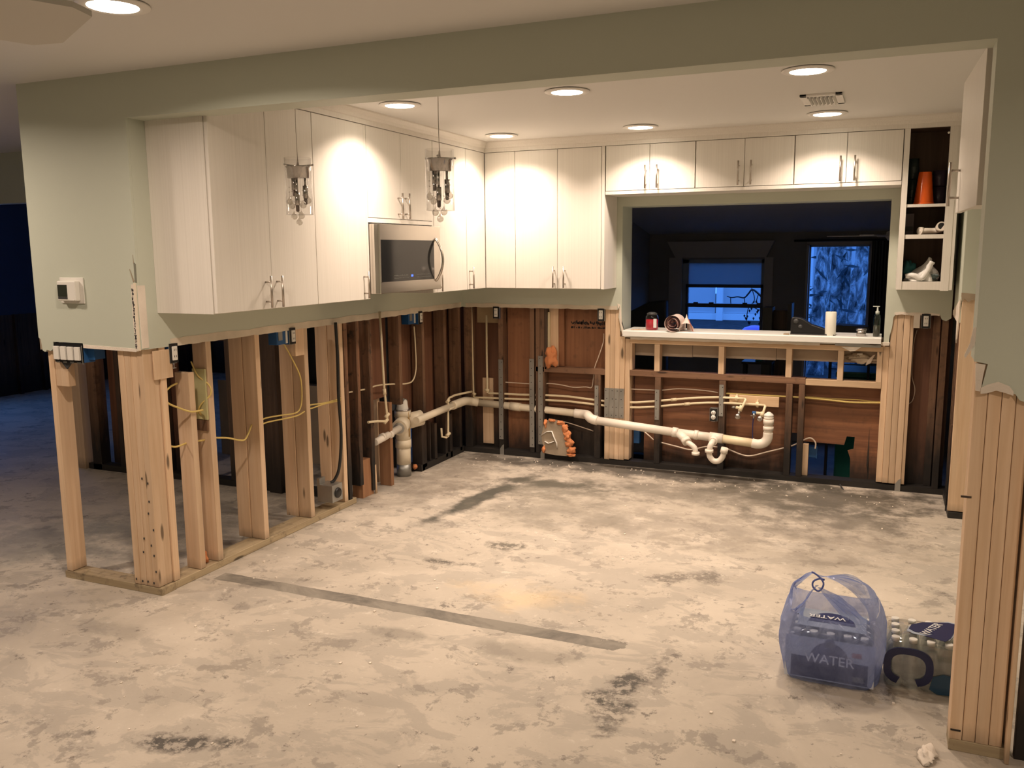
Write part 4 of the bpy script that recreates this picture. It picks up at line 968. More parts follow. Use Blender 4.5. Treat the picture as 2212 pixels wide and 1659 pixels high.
seg('trap_arm', [(-1.265, DY-.078, .270), (-1.235, DY-.09, .258), (-1.205, DY-.095, .235), (-1.197, DY-.095, .200)], .019, 'pvc', 5)
seg('slip_nut', [(-1.197, DY-.095, .205), (-1.197, DY-.095, .185)], .029)
seg('tee', [(-1.115, DY-.02, .308), (-1.02, DY-.02, .302)], .036); seg('hub', [(-1.075, DY-.02, .303), (-1.078, DY-.085, .288)], .030)
seg('trap_arm', [(-1.078, DY-.07, .293), (-1.080, DY-.12, .285), (-1.088, DY-.135, .265), (-1.092, DY-.135, .232)], .020, 'pvc', 5)
seg('slip_nut', [(-1.094, DY-.135, .242), (-1.094, DY-.135, .220)], .030)
seg('trap_bend', [(-1.094, DY-.135, .225), (-1.088, DY-.135, .19), (-1.060, DY-.135, .162), (-1.025, DY-.135, .165), (-1.0, DY-.135, .195), (-.990, DY-.135, .235), (-.987, DY-.135, .255)], .020, 'pvc', 5)
seg('slip_nut', [(-.993, DY-.135, .225), (-.984, DY-.135, .262)], .026)
seg('tube', [(-1.02, DY-.02, .302), (-.79, DY-.02, .285)], .031, 'cpvc')
seg('elbow', [(-.815, DY-.02, .287), (-.775, DY-.02, .283), (-.735, DY-.02, .295), (-.712, DY-.02, .325), (-.708, DY-.02, .370)], .034, 'pvc', 5)
for z0, z1, r in ((.365, .40, .031), (.388, .415, .036), (.415, .43, .031), (.43, .466, .036), (.466, .485, .033)): seg('collar', [(-.708, DY-.02, z0), (-.708, DY-.02, z1)], r, 'pvc')
MB().lathe((-.708, DY-.02, .485), [(.033, 0), (.033, .012), (.028, .018), (.010, .032), (.001, .034)], 20).build('cap', M['white'], t)
# stack
t = thing('drain_stack', (-3.22, 5.45, 0), 'thick stained white drain stack with side hubs and torn top', 'pipe')
sx, sy_ = -3.225, 5.44
def seg2(name, pts, r, mat='pvcold', sub=0): return MB().tube(pts, r, 24, sub=sub).build(name, M[mat], t)
seg2('lower_pipe', [(sx, sy_, .0), (sx, sy_, .09)], .054, 'galv'); seg2('pipe', [(sx, sy_, .085), (sx, sy_, .25)], .053); seg2('collar', [(sx, sy_, .215), (sx, sy_, .275)], .059)
seg2('cross_body', [(sx, sy_, .27), (sx, sy_, .31), (sx, sy_, .46), (sx, sy_, .49)], .056); seg2('collar', [(sx, sy_, .445), (sx, sy_, .50)], .061); seg2('clamp_band', [(sx, sy_, .494), (sx, sy_, .502)], .063, 'tin')
seg2('side_hub', [(sx+.02, sy_+.03, .405), (sx+.085, sy_+.13, .42)], .058)
seg2('side_hub', [(sx+.02, sy_-.03, .40), (sx+.04, sy_-.12, .385)], .058); seg2('bushing', [(sx+.035, sy_-.11, .386), (sx+.043, sy_-.128, .384)], .040, 'galv')
seg2('branch_pipe', [(sx+.04, sy_-.11, .386), (sx+.06, 5.08, .365), (sx+.06, 4.96, .355)], .024, 'pvc')
for y in (5.15, 5.05): seg2('collar', [(sx+.058, y, .369), (sx+.058, y+.03, .371)], .028, 'pvc')
MB().grid(lambda u, v: (sx+.045*math.cos(2*PI*u)*(1-.2*v), sy_+.045*math.sin(2*PI*u)*(1-.2*v), .50+v*(.07+.03*mnoise.noise(Vector((u*9, 1, 2))))), 24, 4).jitter(.006, 40).build('torn_sleeve', M['white'], t, recalc=False)
MB().tube([(sx+.055, sy_-.015, .50), (sx+.060, sy_-.01, .40), (sx+.058, sy_-.01, .30)], .004, 6).build('rust_streak', plain('rust', (.45, .27, .08), .7), t)
# ------------------------------------------------------------------ foam and debris
def lump(c, r, seed, sz=1.0, n=16, amp=.35):
    mb = MB().ball((0, 0, 0), 1.0, n, n//2+2)
    out = []
    for p in mb.v:
        q = Vector(p); k = 1+amp*mnoise.noise(q*1.7+Vector((seed, 0, 0)))*1.4+amp*.4*mnoise.noise(q*5+Vector((0, seed, 0)))
        out.append((c[0]+q.x*r[0]*k, c[1]+q.y*r[1]*k, c[2]+q.z*r[2]*k))
    mb.v = out; return mb
o = lump((-2.385, 6.30, .823), (.055, .03, .068), 3, n=28, amp=.55).build('insulation_foam', M['foam']); tag(o, 'orange spray foam lump above the rail on the back wall', 'foam', 'orange foam lumps')
o = lump((-3.30, 3.12, .075), (.05, .05, .05), 5, n=20).build('insulation_foam', M['foam']); tag(o, 'orange foam lump on the slab behind the first short stud', 'foam', 'orange foam lumps')
o = lump((-3.22, 3.35, .07), (.035, .025, .03), 6, n=18).build('insulation_foam', M['foam']); tag(o, 'small orange foam bit between the first two studs', 'foam', 'orange foam lumps')
o = lump((-3.20, 5.56, .04), (.02, .02, .018), 8, n=14).build('insulation_foam', M['foam']); tag(o, 'tiny orange foam crumb at the foot of drain stack', 'foam', 'orange foam lumps')
t = thing('broken_board', (-2.31, 6.27, .045), 'grey-brown broken board with orange foam edge leaning on back wall', 'board')
MB().prism([(-2.423, .321), (-2.452, .192), (-2.43, .10), (-2.423, .059), (-2.338, .048), (-2.22, .050), (-2.205, .10), (-2.24, .18), (-2.25, .25), (-2.285, .318), (-2.366, .325)], 'y', 6.265, 6.285).jitter(.003, 20).build('slab', M['brownpaper'], t)
for i, (x, z, a, b) in enumerate(((-2.29, .312, .03, .015), (-2.255, .27, .025, .03), (-2.235, .215, .03, .032), (-2.215, .155, .032, .03), (-2.20, .10, .03, .03), (-2.205, .06, .035, .015), (-2.43, .085, .014, .03), (-2.36, .326, .03, .010), (-2.415, .30, .012, .03))):
    lump((x, 6.268, z), (a, .022, b), i+20, n=18, amp=.5).build('foam_edge', M['foam'], t)
MB().tube([(-2.45, 6.262, .20), (-2.40, 6.262, .235), (-2.36, 6.262, .24), (-2.34, 6.262, .19), (-2.32, 6.262, .15), (-2.315, 6.262, .11)], .013, 8, flat=.25).build('white_smear', M['white'], t)
MB().tube([(-2.42, 6.262, .155), (-2.39, 6.262, .14), (-2.34, 6.262, .16)], .012, 8, flat=.25).build('white_smear', M['white'], t)
o = MB().prism([(-.06, 0), (.05, -.004), (.045, .004), (-.055, .006)], 'z', 0, .006).build('scrap_strip', M['darkgrey'], origin=(0, 0, 0)); o.location = (-.206, 6.24, .002); o.rotation_euler = (0, -.3, 2.0); tag(o, 'thin dark metal scrap on slab below the plywood hole', 'scrap')
o = lump((.205, 2.93, .010), (.025, .05, .012), 40, n=16, amp=.6).build('gypsum_crumb', M['gyp']); tag(o, 'crumbled white gypsum scrap on slab beside the right pier', 'scrap')
cr = MB()
for i in range(150):
    if i % 3: x, y = random.uniform(-3.0, .3), random.uniform(5.9, 6.27)
    else: x, y = random.uniform(-3, .2), random.uniform(2, 6)
    r = random.uniform(.002, .005); cr.box(x-r, x+r, y-r, y+r*1.5, 0, r)
cr = cr.build('debris_crumbs', M['gyp'], kind='stuff'); tag(cr, 'tiny pale debris crumbs scattered on the bare slab', 'debris')
# ------------------------------------------------------------------ things on the sill
SZ = 1.054; SY = 6.36
t = thing('candle_jar', (-1.597, SY, SZ), 'red jar candle with dark lid at left end of the sill', 'candle')
MB().lathe((-1.597, SY, SZ), [(.001, 0), (.043, 0), (.046, .006), (.046, .075), (.040, .079), (.001, .08)], 28).build('red_wax', M['redwax'], t)
MB().lathe((-1.597, SY, SZ), [(.047, .0), (.0475, .1), (.036, .115), (.036, .125), (.034, .125), (.034, .113), (.045, .1), (.046, 0), (.047, 0)], 28).build('glass_jar', M['glass'], t, recalc=False)
MB().lathe((-1.597, SY, SZ+.112), [(.001, 0), (.038, 0), (.038, .012), (.02, .02), (.001, .021)], 24).build('lid', M['darkgrey'], t)
B(-1.575, -1.553, SY-.0445, SY-.035, SZ+.02, SZ+.085).build('paper_label', M['print'], t)
t = thing('rolled_paper', (-1.40, 6.27, SZ), 'rolled pink patterned paper bag lying on the sill, open end forward', 'paper roll')
R = .056
MB().grid(lambda u, v: (-1.415+(R-.042*u+.003*math.sin(u*23))*math.cos(-.6+2*PI*2.6*u), 6.235+.16*v+.012*math.sin(u*9)+.02*u, SZ+.060+(R-.042*u+.003*math.sin(u*17))*math.sin(-.6+2*PI*2.6*u)), 90, 6).build('roll', M['redpaper'], t, recalc=False)
MB().grid(lambda u, v: (-1.415+(R+.003)*math.cos(2*PI*u), 6.236+.165*v, SZ+.060+(R+.003)*math.sin(2*PI*u)), 32, 3).build('outer_sheet', M['pinkpaper'], t, recalc=False)
MB().grid(lambda u, v: (-1.345+(.01+.065*v)*math.cos(PI*(.05+u*.9))*.8+.025*v, 6.26+.12*(1-v)+.03*u, SZ+.004+(.115-.06*v)*math.sin(PI*u)**.7+.003*math.sin(v*20)), 14, 8).build('loose_flap', M['pinkpaper'], t, recalc=False)
MB().tube([(-1.302, 6.262, SZ+.09), (-1.285, 6.26, SZ+.05), (-1.27, 6.26, SZ+.008)], .003, 6).build('red_edge', M['redprint'], t)
t = thing('clothes_iron', (-.47, 6.36, SZ), 'black wedge-shaped thing with pointed tip lying on sill left of the pillar candle', 'iron')
MB().prism([(-.60, SZ), (-.318, SZ), (-.335, SZ+.028), (-.39, SZ+.05), (-.46, SZ+.072), (-.51, SZ+.105), (-.54, SZ+.118), (-.59, SZ+.122), (-.60, SZ+.10)], 'y', 6.32, 6.385).build('body', M['black'], t, bevel=.008)
MB().lathe((-.565, 6.319, SZ+.092), [(.001, 0), (.017, 0), (.017, -.003), (.001, -.004)], 18, 'y').build('dial', M['darkgrey'], t)
MB().lathe((-.535, 6.319, SZ+.055), [(.001, 0), (.014, 0), (.014, -.003), (.001, -.004)], 18, 'y').build('dial', M['darkgrey'], t)
MB().prism([(-.60, SZ), (-.30, SZ), (-.318, SZ+.008), (-.60, SZ+.008)], 'y', 6.30, 6.40).build('sole_plate', M['black'], t, bevel=.003)
o = MB().prism([(-.64, 6.255), (-.60, 6.25), (-.605, 6.30), (-.635, 6.30)], 'z', SZ, SZ+.01).build('cardboard_scrap', M['brownpaper']); tag(o, 'small grey-brown cardboard scrap on the sill edge left of the iron', 'scrap')
t = thing('pillar_candle', (-.338, 6.33, SZ), 'cream pillar candle standing on the sill before the right window', 'candle')
MB().lathe((-.338, 6.33, SZ), [(.001, 0), (.035, 0), (.036, .003), (.036, .158), (.032, .162), (.026, .158), (.001, .155)], 28).build('wax', M['wax'], t)
MB().cyl((-.338, 6.33, SZ+.155), (-.336, 6.33, SZ+.166), .0012, n=6).build('wick', M['black'], t)
t = thing('tea_light_tin', (-.14, 6.33, SZ), 'small round metal tin on the sill near its right end', 'tin')
MB().lathe((-.14, 6.33, SZ), [(.001, 0), (.031, 0), (.031, .040), (.001, .040)], 26).build('tin_body', M['tin'], t)
MB().lathe((-.14, 6.33, SZ+.038), [(.033, 0), (.034, .002), (.034, .012), (.03, .015), (.001, .015)], 26).build('lid', M['tin'], t)
t = thing('soap_dispenser', (-.045, 6.33, SZ), 'clear soap bottle with pale pump at right end of the sill', 'soap dispenser')
MB().lathe((-.045, 6.33, SZ), [(.001, 0), (.020, 0), (.021, .003), (.021, .075), (.001, .075)], 22).build('soap', plain('brown_soap', (.11, .075, .05), .3), t)
MB().lathe((-.045, 6.33, SZ), [(.0215, 0), (.022, .12), (.018, .145), (.010, .155), (.009, .155), (.017, .143), (.021, .12), (.0205, 0), (.0215, 0)], 22).build('bottle', clear('soap_bottle', (.62, .72, .68), .05, .05), t, recalc=False)
pc = plain('pump_plastic', (.55, .60, .55), .4)
MB().lathe((-.045, 6.33, SZ+.150), [(.012, 0), (.013, .02), (.006, .024), (.004, .05), (.004, .052)], 16).build('pump', pc, t)
B(-.075, -.032, 6.326, 6.334, SZ+.200, SZ+.206).build('spout', pc, t, bevel=.001)
o = MB()
for i in range(7): x = -1.74+.015*i; o.box(x, x+random.uniform(.02, .04), 6.30+.012*i, 6.305+.012*i, SZ, SZ+.004)
o = o.jitter(.004, 50).build('wood_splinters', M['pine_x'], kind='stuff'); tag(o, 'pale splinters on the sill left of the red candle jar', 'splinters')
t = thing('crumpled_paper', (-.12, 6.40, .87), 'torn hole edge and crumpled paper hanging under the sill at right', 'paper scrap')
lump((-.165, 6.424, .915), (.05, .012, .018), 50, n=20, amp=.8).build('crumple', M['brownpaper'], t)
lump((-.135, 6.42, .885), (.075, .010, .022), 54, n=20, amp=.8).build('crumple', M['torn'], t)
B(-.16, -.125, 6.40, 6.413, .918, .926).jitter(.004, 30).build('bright_flap', M['white'], t)
MB().prism([(-.06, .915), (-.045, .925), (-.06, .89), (-.07, .862), (-.10, .845), (-.095, .875)], 'y', 6.405, 6.411).jitter(.004, 30).build('hanging_strip', M['gyp'], t)

# ------------------------------------------------------------------ inside the open cabinet
t = thing('tumbler', (.187, 6.10, 1.911), 'orange plastic tumbler standing upside down on the top shelf', 'cup')
MB().lathe((.187, 6.10, 1.911), [(.058, 0), (.060, .004), (.056, .02), (.037, .195), (.034, .2), (.001, .2)], 32).build('cup_body', M['orange'], t)
MB().lathe((.187, 6.10, 1.911), [(.060, 0), (.0615, .002), (.0615, .008), (.059, .010)], 32).build('rim', M['orange'], t)
for i, (x, y, z, r, h) in enumerate(((.118, 6.20, 1.911, .033, .16), (.118, 6.20, 2.073, .034, .13), (.275, 6.20, 1.911, .042, .11), (.275, 6.20, 2.023, .042, .10))):
    t = thing('mug', (x, y, z), ['tall dark glass at back left of the top shelf', 'dark glass stacked on the tall one, top shelf', 'dark purple mug behind the orange tumbler, lower', 'dark purple mug stacked behind the orange tumbler, upper'][i], 'cup', 'dark cups on the top shelf')
    mm = plain('mug_dark_%s' % 'abcd'[i], ((.035, .05, .045) if i < 2 else (.06, .045, .07)), .25)
    MB().lathe((x, y, z), [(.001, 0), (r*.85, 0), (r, .01), (r, h), (r-.004, h), (r-.004, .01), (.001, .008)], 24).build('cup_body', mm, t)
    if i > 1: MB().tube([(x-r, y-.01, z+h*.8), (x-r-.025, y-.015, z+h*.75), (x-r-.028, y-.015, z+h*.35), (x-r, y-.01, z+h*.2)], .005, 8, sub=4).build('cup_handle', mm, t)
    else: MB().lathe((x, y, z), [(r+.001, h*.3), (r+.002, h*.32), (r+.002, h*.6), (r+.001, h*.62)], 24).build('band', mm, t)
t = thing('pipe_fitting', (.24, 6.08, 1.726), 'white plastic pipe elbow with collars lying on the middle shelf', 'pipe fitting')
MB().tube([(.175, 6.06, 1.745), (.20, 6.06, 1.748), (.25, 6.08, 1.748), (.28, 6.07, 1.755), (.292, 6.03, 1.772)], .019, 14, sub=4).build('elbow_tube', M['pvc'], t)
MB().cyl((.172, 6.05, 1.748), (.19, 6.065, 1.748), .024, n=18).build('collar', M['pvc'], t)
MB().cyl((.288, 6.05, 1.764), (.293, 6.012, 1.775), .029, n=20).build('collar', M['pvc'], t); MB().cyl((.2932, 6.0125, 1.775), (.2936, 6.011, 1.7753), .021, n=20).build('bore', M['black'], t)
t = thing('dark_box', (.115, 6.2, 1.726), 'dim grey carton at the back of the middle shelf', 'box')
B(.085, .14, 6.16, 6.25, 1.726, 1.86).build('carton', plain('dim_carton', (.14, .11, .12), .6), t, bevel=.002); B(.088, .137, 6.1595, 6.16, 1.75, 1.78).build('carton_label', M['darkgrey'], t)
t = thing('bundled_cloth', (.19, 6.09, 1.436), 'crumpled white cloth heap on the lowest shelf', 'cloth')
def cl(u, v):
    a = 2*PI*u; th = PI*v/2
    r = 1+.35*mnoise.noise(Vector((math.cos(a)*2, math.sin(a)*2, v*3)))+.15*math.sin(a*5+v*6)
    return (.195+.085*math.cos(a)*math.cos(th)*r+.04*v*v*(1), 6.09+.07*math.sin(a)*math.cos(th)*r, 1.438+.135*math.sin(th)*(.75+.35*math.cos(a-.5)))
MB().grid(cl, 40, 14).build('cloth', M['cloth'], t, recalc=False)
MB().tube([(.11, 6.03, 1.465), (.15, 6.02, 1.475), (.20, 6.02, 1.455), (.23, 6.02, 1.50), (.255, 6.02, 1.56)], .016, 10, sub=5).jitter(.006, 60).build('fold', M['cloth'], t)
o = lump((.125, 6.19, 1.50), (.038, .05, .062), 77, n=20, amp=.5).build('teal_cloth', M['tealcloth']); tag(o, 'balled teal cloth behind the white one, lowest shelf', 'cloth')
o = lump((.265, 6.12, 1.465), (.035, .07, .026), 79, n=20, amp=.5).build('grey_teal_cloth', plain('greyteal', (.22, .30, .30), .8)); tag(o, 'flat grey-teal cloth at right of lowest shelf', 'cloth')

# ------------------------------------------------------------------ water packs
def text(word, size, loc, rot, mat, parent, name='lettering', ext=.0006):
    cu = bpy.data.curves.new(name, 'FONT'); cu.body = word; cu.size = size; cu.extrude = ext; cu.align_x = 'CENTER'; cu.align_y = 'CENTER'; cu.offset = size*.012
    cu.materials.append(mat); tmp = bpy.data.objects.new('tmp', cu); COL.objects.link(tmp)
    me = bpy.data.meshes.new_from_object(tmp.evaluated_get(bpy.context.evaluated_depsgraph_get())); bpy.data.objects.remove(tmp)
    o = bpy.data.objects.new(name, me); COL.objects.link(o); o.parent = parent; o.location = loc; o.rotation_euler = rot
    return o
def waterpack(cx, cy, lab, rot, nx=6, ny=4, film='film'):
    t = thing('water_pack', (cx, cy, 0), lab, 'water pack')
    p = .0605; W = nx*p/2+.003; D = ny*p/2+.003; H = .188
    me_b = me_c = None
    for i in range(nx):
        for j in range(ny):
            x = cx+(i-(nx-1)/2)*p; y = cy+(j-(ny-1)/2)*p
            if me_b is None:
                ob = MB().lathe((x, y, .004), [(.001, 0), (.026, 0), (.030, .006), (.030, .03), (.0285, .034), (.030, .038), (.030, .07), (.0285, .074), (.030, .078), (.030, .115), (.026, .14), (.014, .165), (.0125, .17), (.0125, .176)], 18).build('bottle', M['bottle'], t, recalc=False)
                oc = MB().cyl((x, y, .176), (x, y, .192), .0145, n=16).build('cap', M['white'], ob)
                me_b, me_c = ob.data, oc.data; lb = ob.location.copy(); lc = oc.location.copy(); x00, y00 = x, y
            else:
                ob2 = bpy.data.objects.new('bottle', me_b); COL.objects.link(ob2); ob2.parent = t; ob2.location = lb+Vector((x-x00, y-y00, 0))
                oc2 = bpy.data.objects.new('cap', me_c); COL.objects.link(oc2); oc2.parent = ob2; oc2.location = lc
    def sh(u, v):
        a = 2*PI*u; c, s_ = math.cos(a), math.sin(a); q = .22
        ex = math.copysign(abs(c)**q, c); ey = math.copysign(abs(s_)**q, s_)
        if v < .7: z = .002+(H-.03)*v/.7; k = 1.0
        else:
            w_ = (v-.7)/.3; z = (H-.028)+.038*math.sin(w_*PI/2); k = 1-.9*w_**2.2
        z += .004*mnoise.noise(Vector((c*6, s_*6, v*9))); k += .012*mnoise.noise(Vector((c*9, s_*9, v*14)))
        return (cx+W*ex*k, cy+D*ey*k, z)
    MB().grid(sh, 72, 22).build('shrink_film', M[film], t, recalc=False)
    return t, W, D, H
# pack standing by the pier
tp, W, D, H = waterpack(.254, 3.50, 'clear shrink-wrapped pack of water bottles with navy carry loop, beside the pier', 0)
def ring(cx, cz, rx, rz, wx, a0, a1, n=28):
    out = []; inn = []
    for i in range(n+1):
        a = a0+(a1-a0)*i/n; ca, sa = math.cos(a), math.sin(a); e = .75
        ux = math.copysign(abs(ca)**e, ca); uz = math.copysign(abs(sa)**e, sa)
        out.append((cx+rx*ux, cz+rz*uz)); inn.append((cx+(rx-wx)*ux, cz+(rz-wx)*uz))
    return out+inn[::-1]
MB().prism(ring(.150, .094, .086, .074, .026, math.radians(-72), math.radians(250)), 'y', 3.500-D-.006, 3.500-D-.002).build('carry_loop', M['navy'], tp)
MB().prism([(.225, .02), (.235, .07), (.27, .085), (.36, .075), (.36, .01), (.25, .005)], 'y', 3.500-D-.005, 3.500-D-.003).build('blue_print', plain('blue_film_print', (.02, .07, .14), .2), tp)
def toplabel(tp, pts, mat, z, name): MB().prism(pts, 'z', z, z+.0015).build(name, mat, tp)
toplabel(tp, [(.140, 3.455), (.150, 3.50), (.165, 3.52), (.29, 3.60), (.335, 3.585), (.30, 3.46), (.285, 3.42), (.165, 3.435)], plain('pale_blue_print', (.40, .45, .55), .4), .2005, 'pale_label')
toplabel(tp, [(.148, 3.475), (.158, 3.515), (.20, 3.555), (.29, 3.585), (.325, 3.575), (.290, 3.44), (.27, 3.40), (.20, 3.425), (.235, 3.455), (.17, 3.45)], M['navy'], .2025, 'navy_label')
text('WATER', .040, (.228-.254, 3.498-3.50, .2045), (0, 0, 1.12), M['print'], tp)
# packed box inside the blue bag
tq, W2, D2, H2 = waterpack(-.125, 3.435, 'pack of water bottles with navy WATER print inside the blue bag', 0, 5, 4)
fy = 3.435-D2-.003
B(-.285, .035, fy-.001, fy, .012, .178).build('front_panel', plain('greyblue_print', (.60, .64, .72), .5), tq)
MB().prism([(-.262, .018), (.012, .018), (.012, .10), (-.262, .10)], 'y', fy-.002, fy-.001).build('navy_band', M['navy'], tq)
dome = [(-.125+.072*math.cos(a), .075+.092*math.sin(a)**.8) for a in [PI*i/20 for i in range(21)]]
MB().prism(dome, 'y', fy-.003, fy-.0015).build('navy_dome', M['navy'], tq)
MB().cyl((-.125, fy-.003, .165), (-.125, fy-.001, .165), .018, n=20).build('emblem', M['navy'], tq)
text('WATER', .052, (0.0, fy-.0035-3.435, .098), (PI/2, 0, 0), plain('pale_lettering', (.9, .9, .92), .5), tq)
B(-.045, -.012, fy-.003, fy-.0015, .125, .142).build('red_mark', M['redprint'], tq); B(-.04, .0, fy-.003, fy-.0015, .03, .05).build('grey_mark', M['galv'], tq)
toplabel(tq, [(-.25, 3.36), (-.0, 3.36), (-.0, 3.53), (-.25, 3.53)], plain('greyblue_print_top', (.30, .34, .40), .5), .200, 'top_panel')
toplabel(tq, [(-.125+.085*math.cos(a), 3.41+.10*math.sin(a)) for a in [PI*i/16 for i in range(17)]], M['navy'], .202, 'navy_dome')
text('WATER', .040, (-.02, 3.46-3.435, .2055), (0, 0, PI), M['print'], tq)
# bag
t = thing('plastic_bag', (-.12, 3.42, 0), 'translucent blue plastic bag with tied handles around a pack of water', 'plastic bag')
BX, BYc = -.122, 3.432
def rimz(a):  # height of the bag rim
    f = abs(math.sin(a)); return .29-.03*f**2
def body(u, v):
    a = 2*PI*u; c, s_ = math.cos(a), math.sin(a); q = .42
    ex = math.copysign(abs(c)**q, c); ey = math.copysign(abs(s_)**q, s_)
    z = rimz(a)*v
    k = .93+.13*math.sin(min(1, v*1.25)*PI*.62) - (.16*max(0, (v-.72)/.28)**1.4)
    if v < .06: k -= .06*(1-v/.06)
    n = mnoise.noise(Vector((c*3, s_*3, v*2.5)))*.035+mnoise.noise(Vector((c*8, s_*8, v*7+3)))*.014
    ax = .182*(k+n); ay = .152*(k+n)
    return (BX+ax*ex, BYc+ay*ey, max(.002, z))
MB().grid(body, 96, 30).build('bag_body', M['bag'], t, recalc=False)
KN = Vector((-.195, 3.36, .418))
def strap(a0, a1, ctrl, end, spread):
    def f(u, v):
        a = a0+(a1-a0)*u; P0_ = Vector(body((a/(2*PI)) % 1.0, 1.0))
        P2 = Vector(end)+Vector(spread)*(u-.5); C_ = Vector(ctrl)+Vector((0, 1, 0))*(u-.5)*.22
        p = P0_*(1-v)**2+C_*2*v*(1-v)+P2*v*v
        p += mnoise.noise_vector(Vector((u*5, v*4, a0)))*.012*(1-v) + Vector((0, 0, 1))*.008*math.sin(u*26)*(v*(1-v)*2)
        return tuple(p)
    return f
MB().grid(strap(2.35, 3.75, (-.285, 3.40, .355), KN, (.01, .02, 0)), 26, 18).build('handle', M['bag'], t, recalc=False)
MB().grid(strap(3.75, 4.35, (-.23, 3.31, .31), (-.182, 3.345, .375), (.012, .0, 0)), 12, 14).build('handle', M['bag'], t, recalc=False)
MB().grid(strap(-.95, .95, (-.02, 3.40, .415), KN+Vector((.018, 0, -.012)), (.01, .02, -.02)), 26, 20).build('handle', M['bag'], t, recalc=False)
MB().grid(strap(-1.45, -.95, (-.08, 3.31, .31), (-.176, 3.345, .368), (.01, .0, 0)), 12, 14).build('handle', M['bag'], t, recalc=False)
MB().tube([(-.205, 3.36, .42), (-.18, 3.355, .408), (-.160, 3.35, .385), (-.166, 3.345, .362), (-.18, 3.345, .352), (-.198, 3.35, .366), (-.196, 3.355, .385), (-.175, 3.355, .398), (-.158, 3.36, .394)], .0035, 8, sub=4).build('knot_loop', plain('blue_bag_knot', (.10, .14, .42), .3), t)
o = MB().prism([(-.02, .232), (.02, .232), (.016, .240), (-.016, .240)], 'y', 3.300, 3.302); 

# ------------------------------------------------------------------ sunroom and outdoors
FZ = -.40
wsb = MB()
def wallq(mb, x0, x1, z0, z1, y0=9.6, y1=9.72): mb.box(x0, x1, y0, y1, z0, z1)
wallq(wsb, -3.4, -2.08, FZ, 2.2); wallq(wsb, -2.08, -1.20, FZ, .60); wallq(wsb, -2.08, -1.20, 1.54, 2.2); wallq(wsb, -1.20, -.755, FZ, 2.2); wallq(wsb, -.755, -.165, FZ, .12); wallq(wsb, -.755, -.165, 1.685, 2.2); wallq(wsb, -.165, .9, FZ, 2.2)
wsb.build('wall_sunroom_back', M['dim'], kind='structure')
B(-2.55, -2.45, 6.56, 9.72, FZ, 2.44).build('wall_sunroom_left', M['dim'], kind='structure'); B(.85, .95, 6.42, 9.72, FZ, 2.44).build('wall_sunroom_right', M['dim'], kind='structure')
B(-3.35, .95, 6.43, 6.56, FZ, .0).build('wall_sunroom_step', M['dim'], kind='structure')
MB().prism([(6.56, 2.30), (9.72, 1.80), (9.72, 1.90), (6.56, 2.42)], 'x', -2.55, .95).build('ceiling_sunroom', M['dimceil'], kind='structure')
w1 = MB(); w1.box(-2.22, -2.08, 9.575, 9.6, .5, 1.56); w1.box(-1.20, -1.11, 9.575, 9.6, .5, 1.56); w1.box(-2.22, -1.11, 9.56, 9.6, .50, .60)
w1 = w1.build('window_1', M['dimtrim'], kind='structure')
MB().prism([(-2.14, 1.56), (-1.18, 1.56), (-1.10, 1.735), (-2.235, 1.735)], 'y', 9.52, 9.6).build('valance_board', M['dimtrim'], w1)
fr = MB()
for x0, x1, z0, z1, y in ((-2.08, -2.015, .60, 1.54, 9.63), (-1.235, -1.20, .60, 1.54, 9.63), (-2.08, -1.20, 1.50, 1.54, 9.63), (-2.08, -1.20, .60, .64, 9.63)): fr.box(x0, x1, y, y+.05, z0, z1)
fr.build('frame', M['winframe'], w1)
s1 = MB(); s1.box(-2.04, -1.21, 9.62, 9.645, 1.235, 1.27); s1.box(-2.04, -2.015, 9.62, 9.645, .62, 1.27); s1.box(-2.04, -1.21, 9.61, 9.645, 1.02, 1.062); s1.box(-1.235, -1.21, 9.62, 9.645, .62, 1.27)
s1 = s1.build('sash', plain('sash_dark', (.10, .115, .14), .5), w1)
for x in (-1.95, -1.78, -1.42, -1.27): B(x, x+.05, 9.605, 9.62, 1.062, 1.075).build('latch', M['darkgrey'], s1)
B(-2.05, -1.21, 9.66, 9.664, .62, 1.5).build('pane', M['pane'], w1)
B(-2.07, -1.21, 9.645, 9.652, 1.27, 1.54).build('roller_shade', M['shade'], w1)
w2 = MB(); w2.box(-.78, -.755, 9.57, 9.6, .1, 1.70); w2.box(-.165, -.14, 9.57, 9.6, .1, 1.70); w2.box(-.78, -.14, 9.57, 9.6, 1.685, 1.72)
w2 = w2.build('window_2', M['dimtrim'], kind='structure')
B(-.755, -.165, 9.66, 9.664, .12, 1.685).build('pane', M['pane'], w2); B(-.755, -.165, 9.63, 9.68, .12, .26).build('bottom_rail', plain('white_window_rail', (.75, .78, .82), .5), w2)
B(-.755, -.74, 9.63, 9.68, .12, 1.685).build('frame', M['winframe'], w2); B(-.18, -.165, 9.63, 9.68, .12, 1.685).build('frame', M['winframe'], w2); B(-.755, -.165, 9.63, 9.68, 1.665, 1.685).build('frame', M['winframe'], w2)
# curtain
t = thing('curtain', (-.06, 9.5, .0), 'dark gathered curtain right of the tall window', 'curtain')
MB().grid(lambda u, v: (-.15+.30*u, 9.5+.02*math.sin(u*34), 0.0+1.72*v), 40, 4).build('fabric', M['darkgrey'], t, recalc=False)
MB().cyl((-.9, 9.5, 1.73), (.3, 9.5, 1.73), .012, n=10).build('rod', M['black'], t)
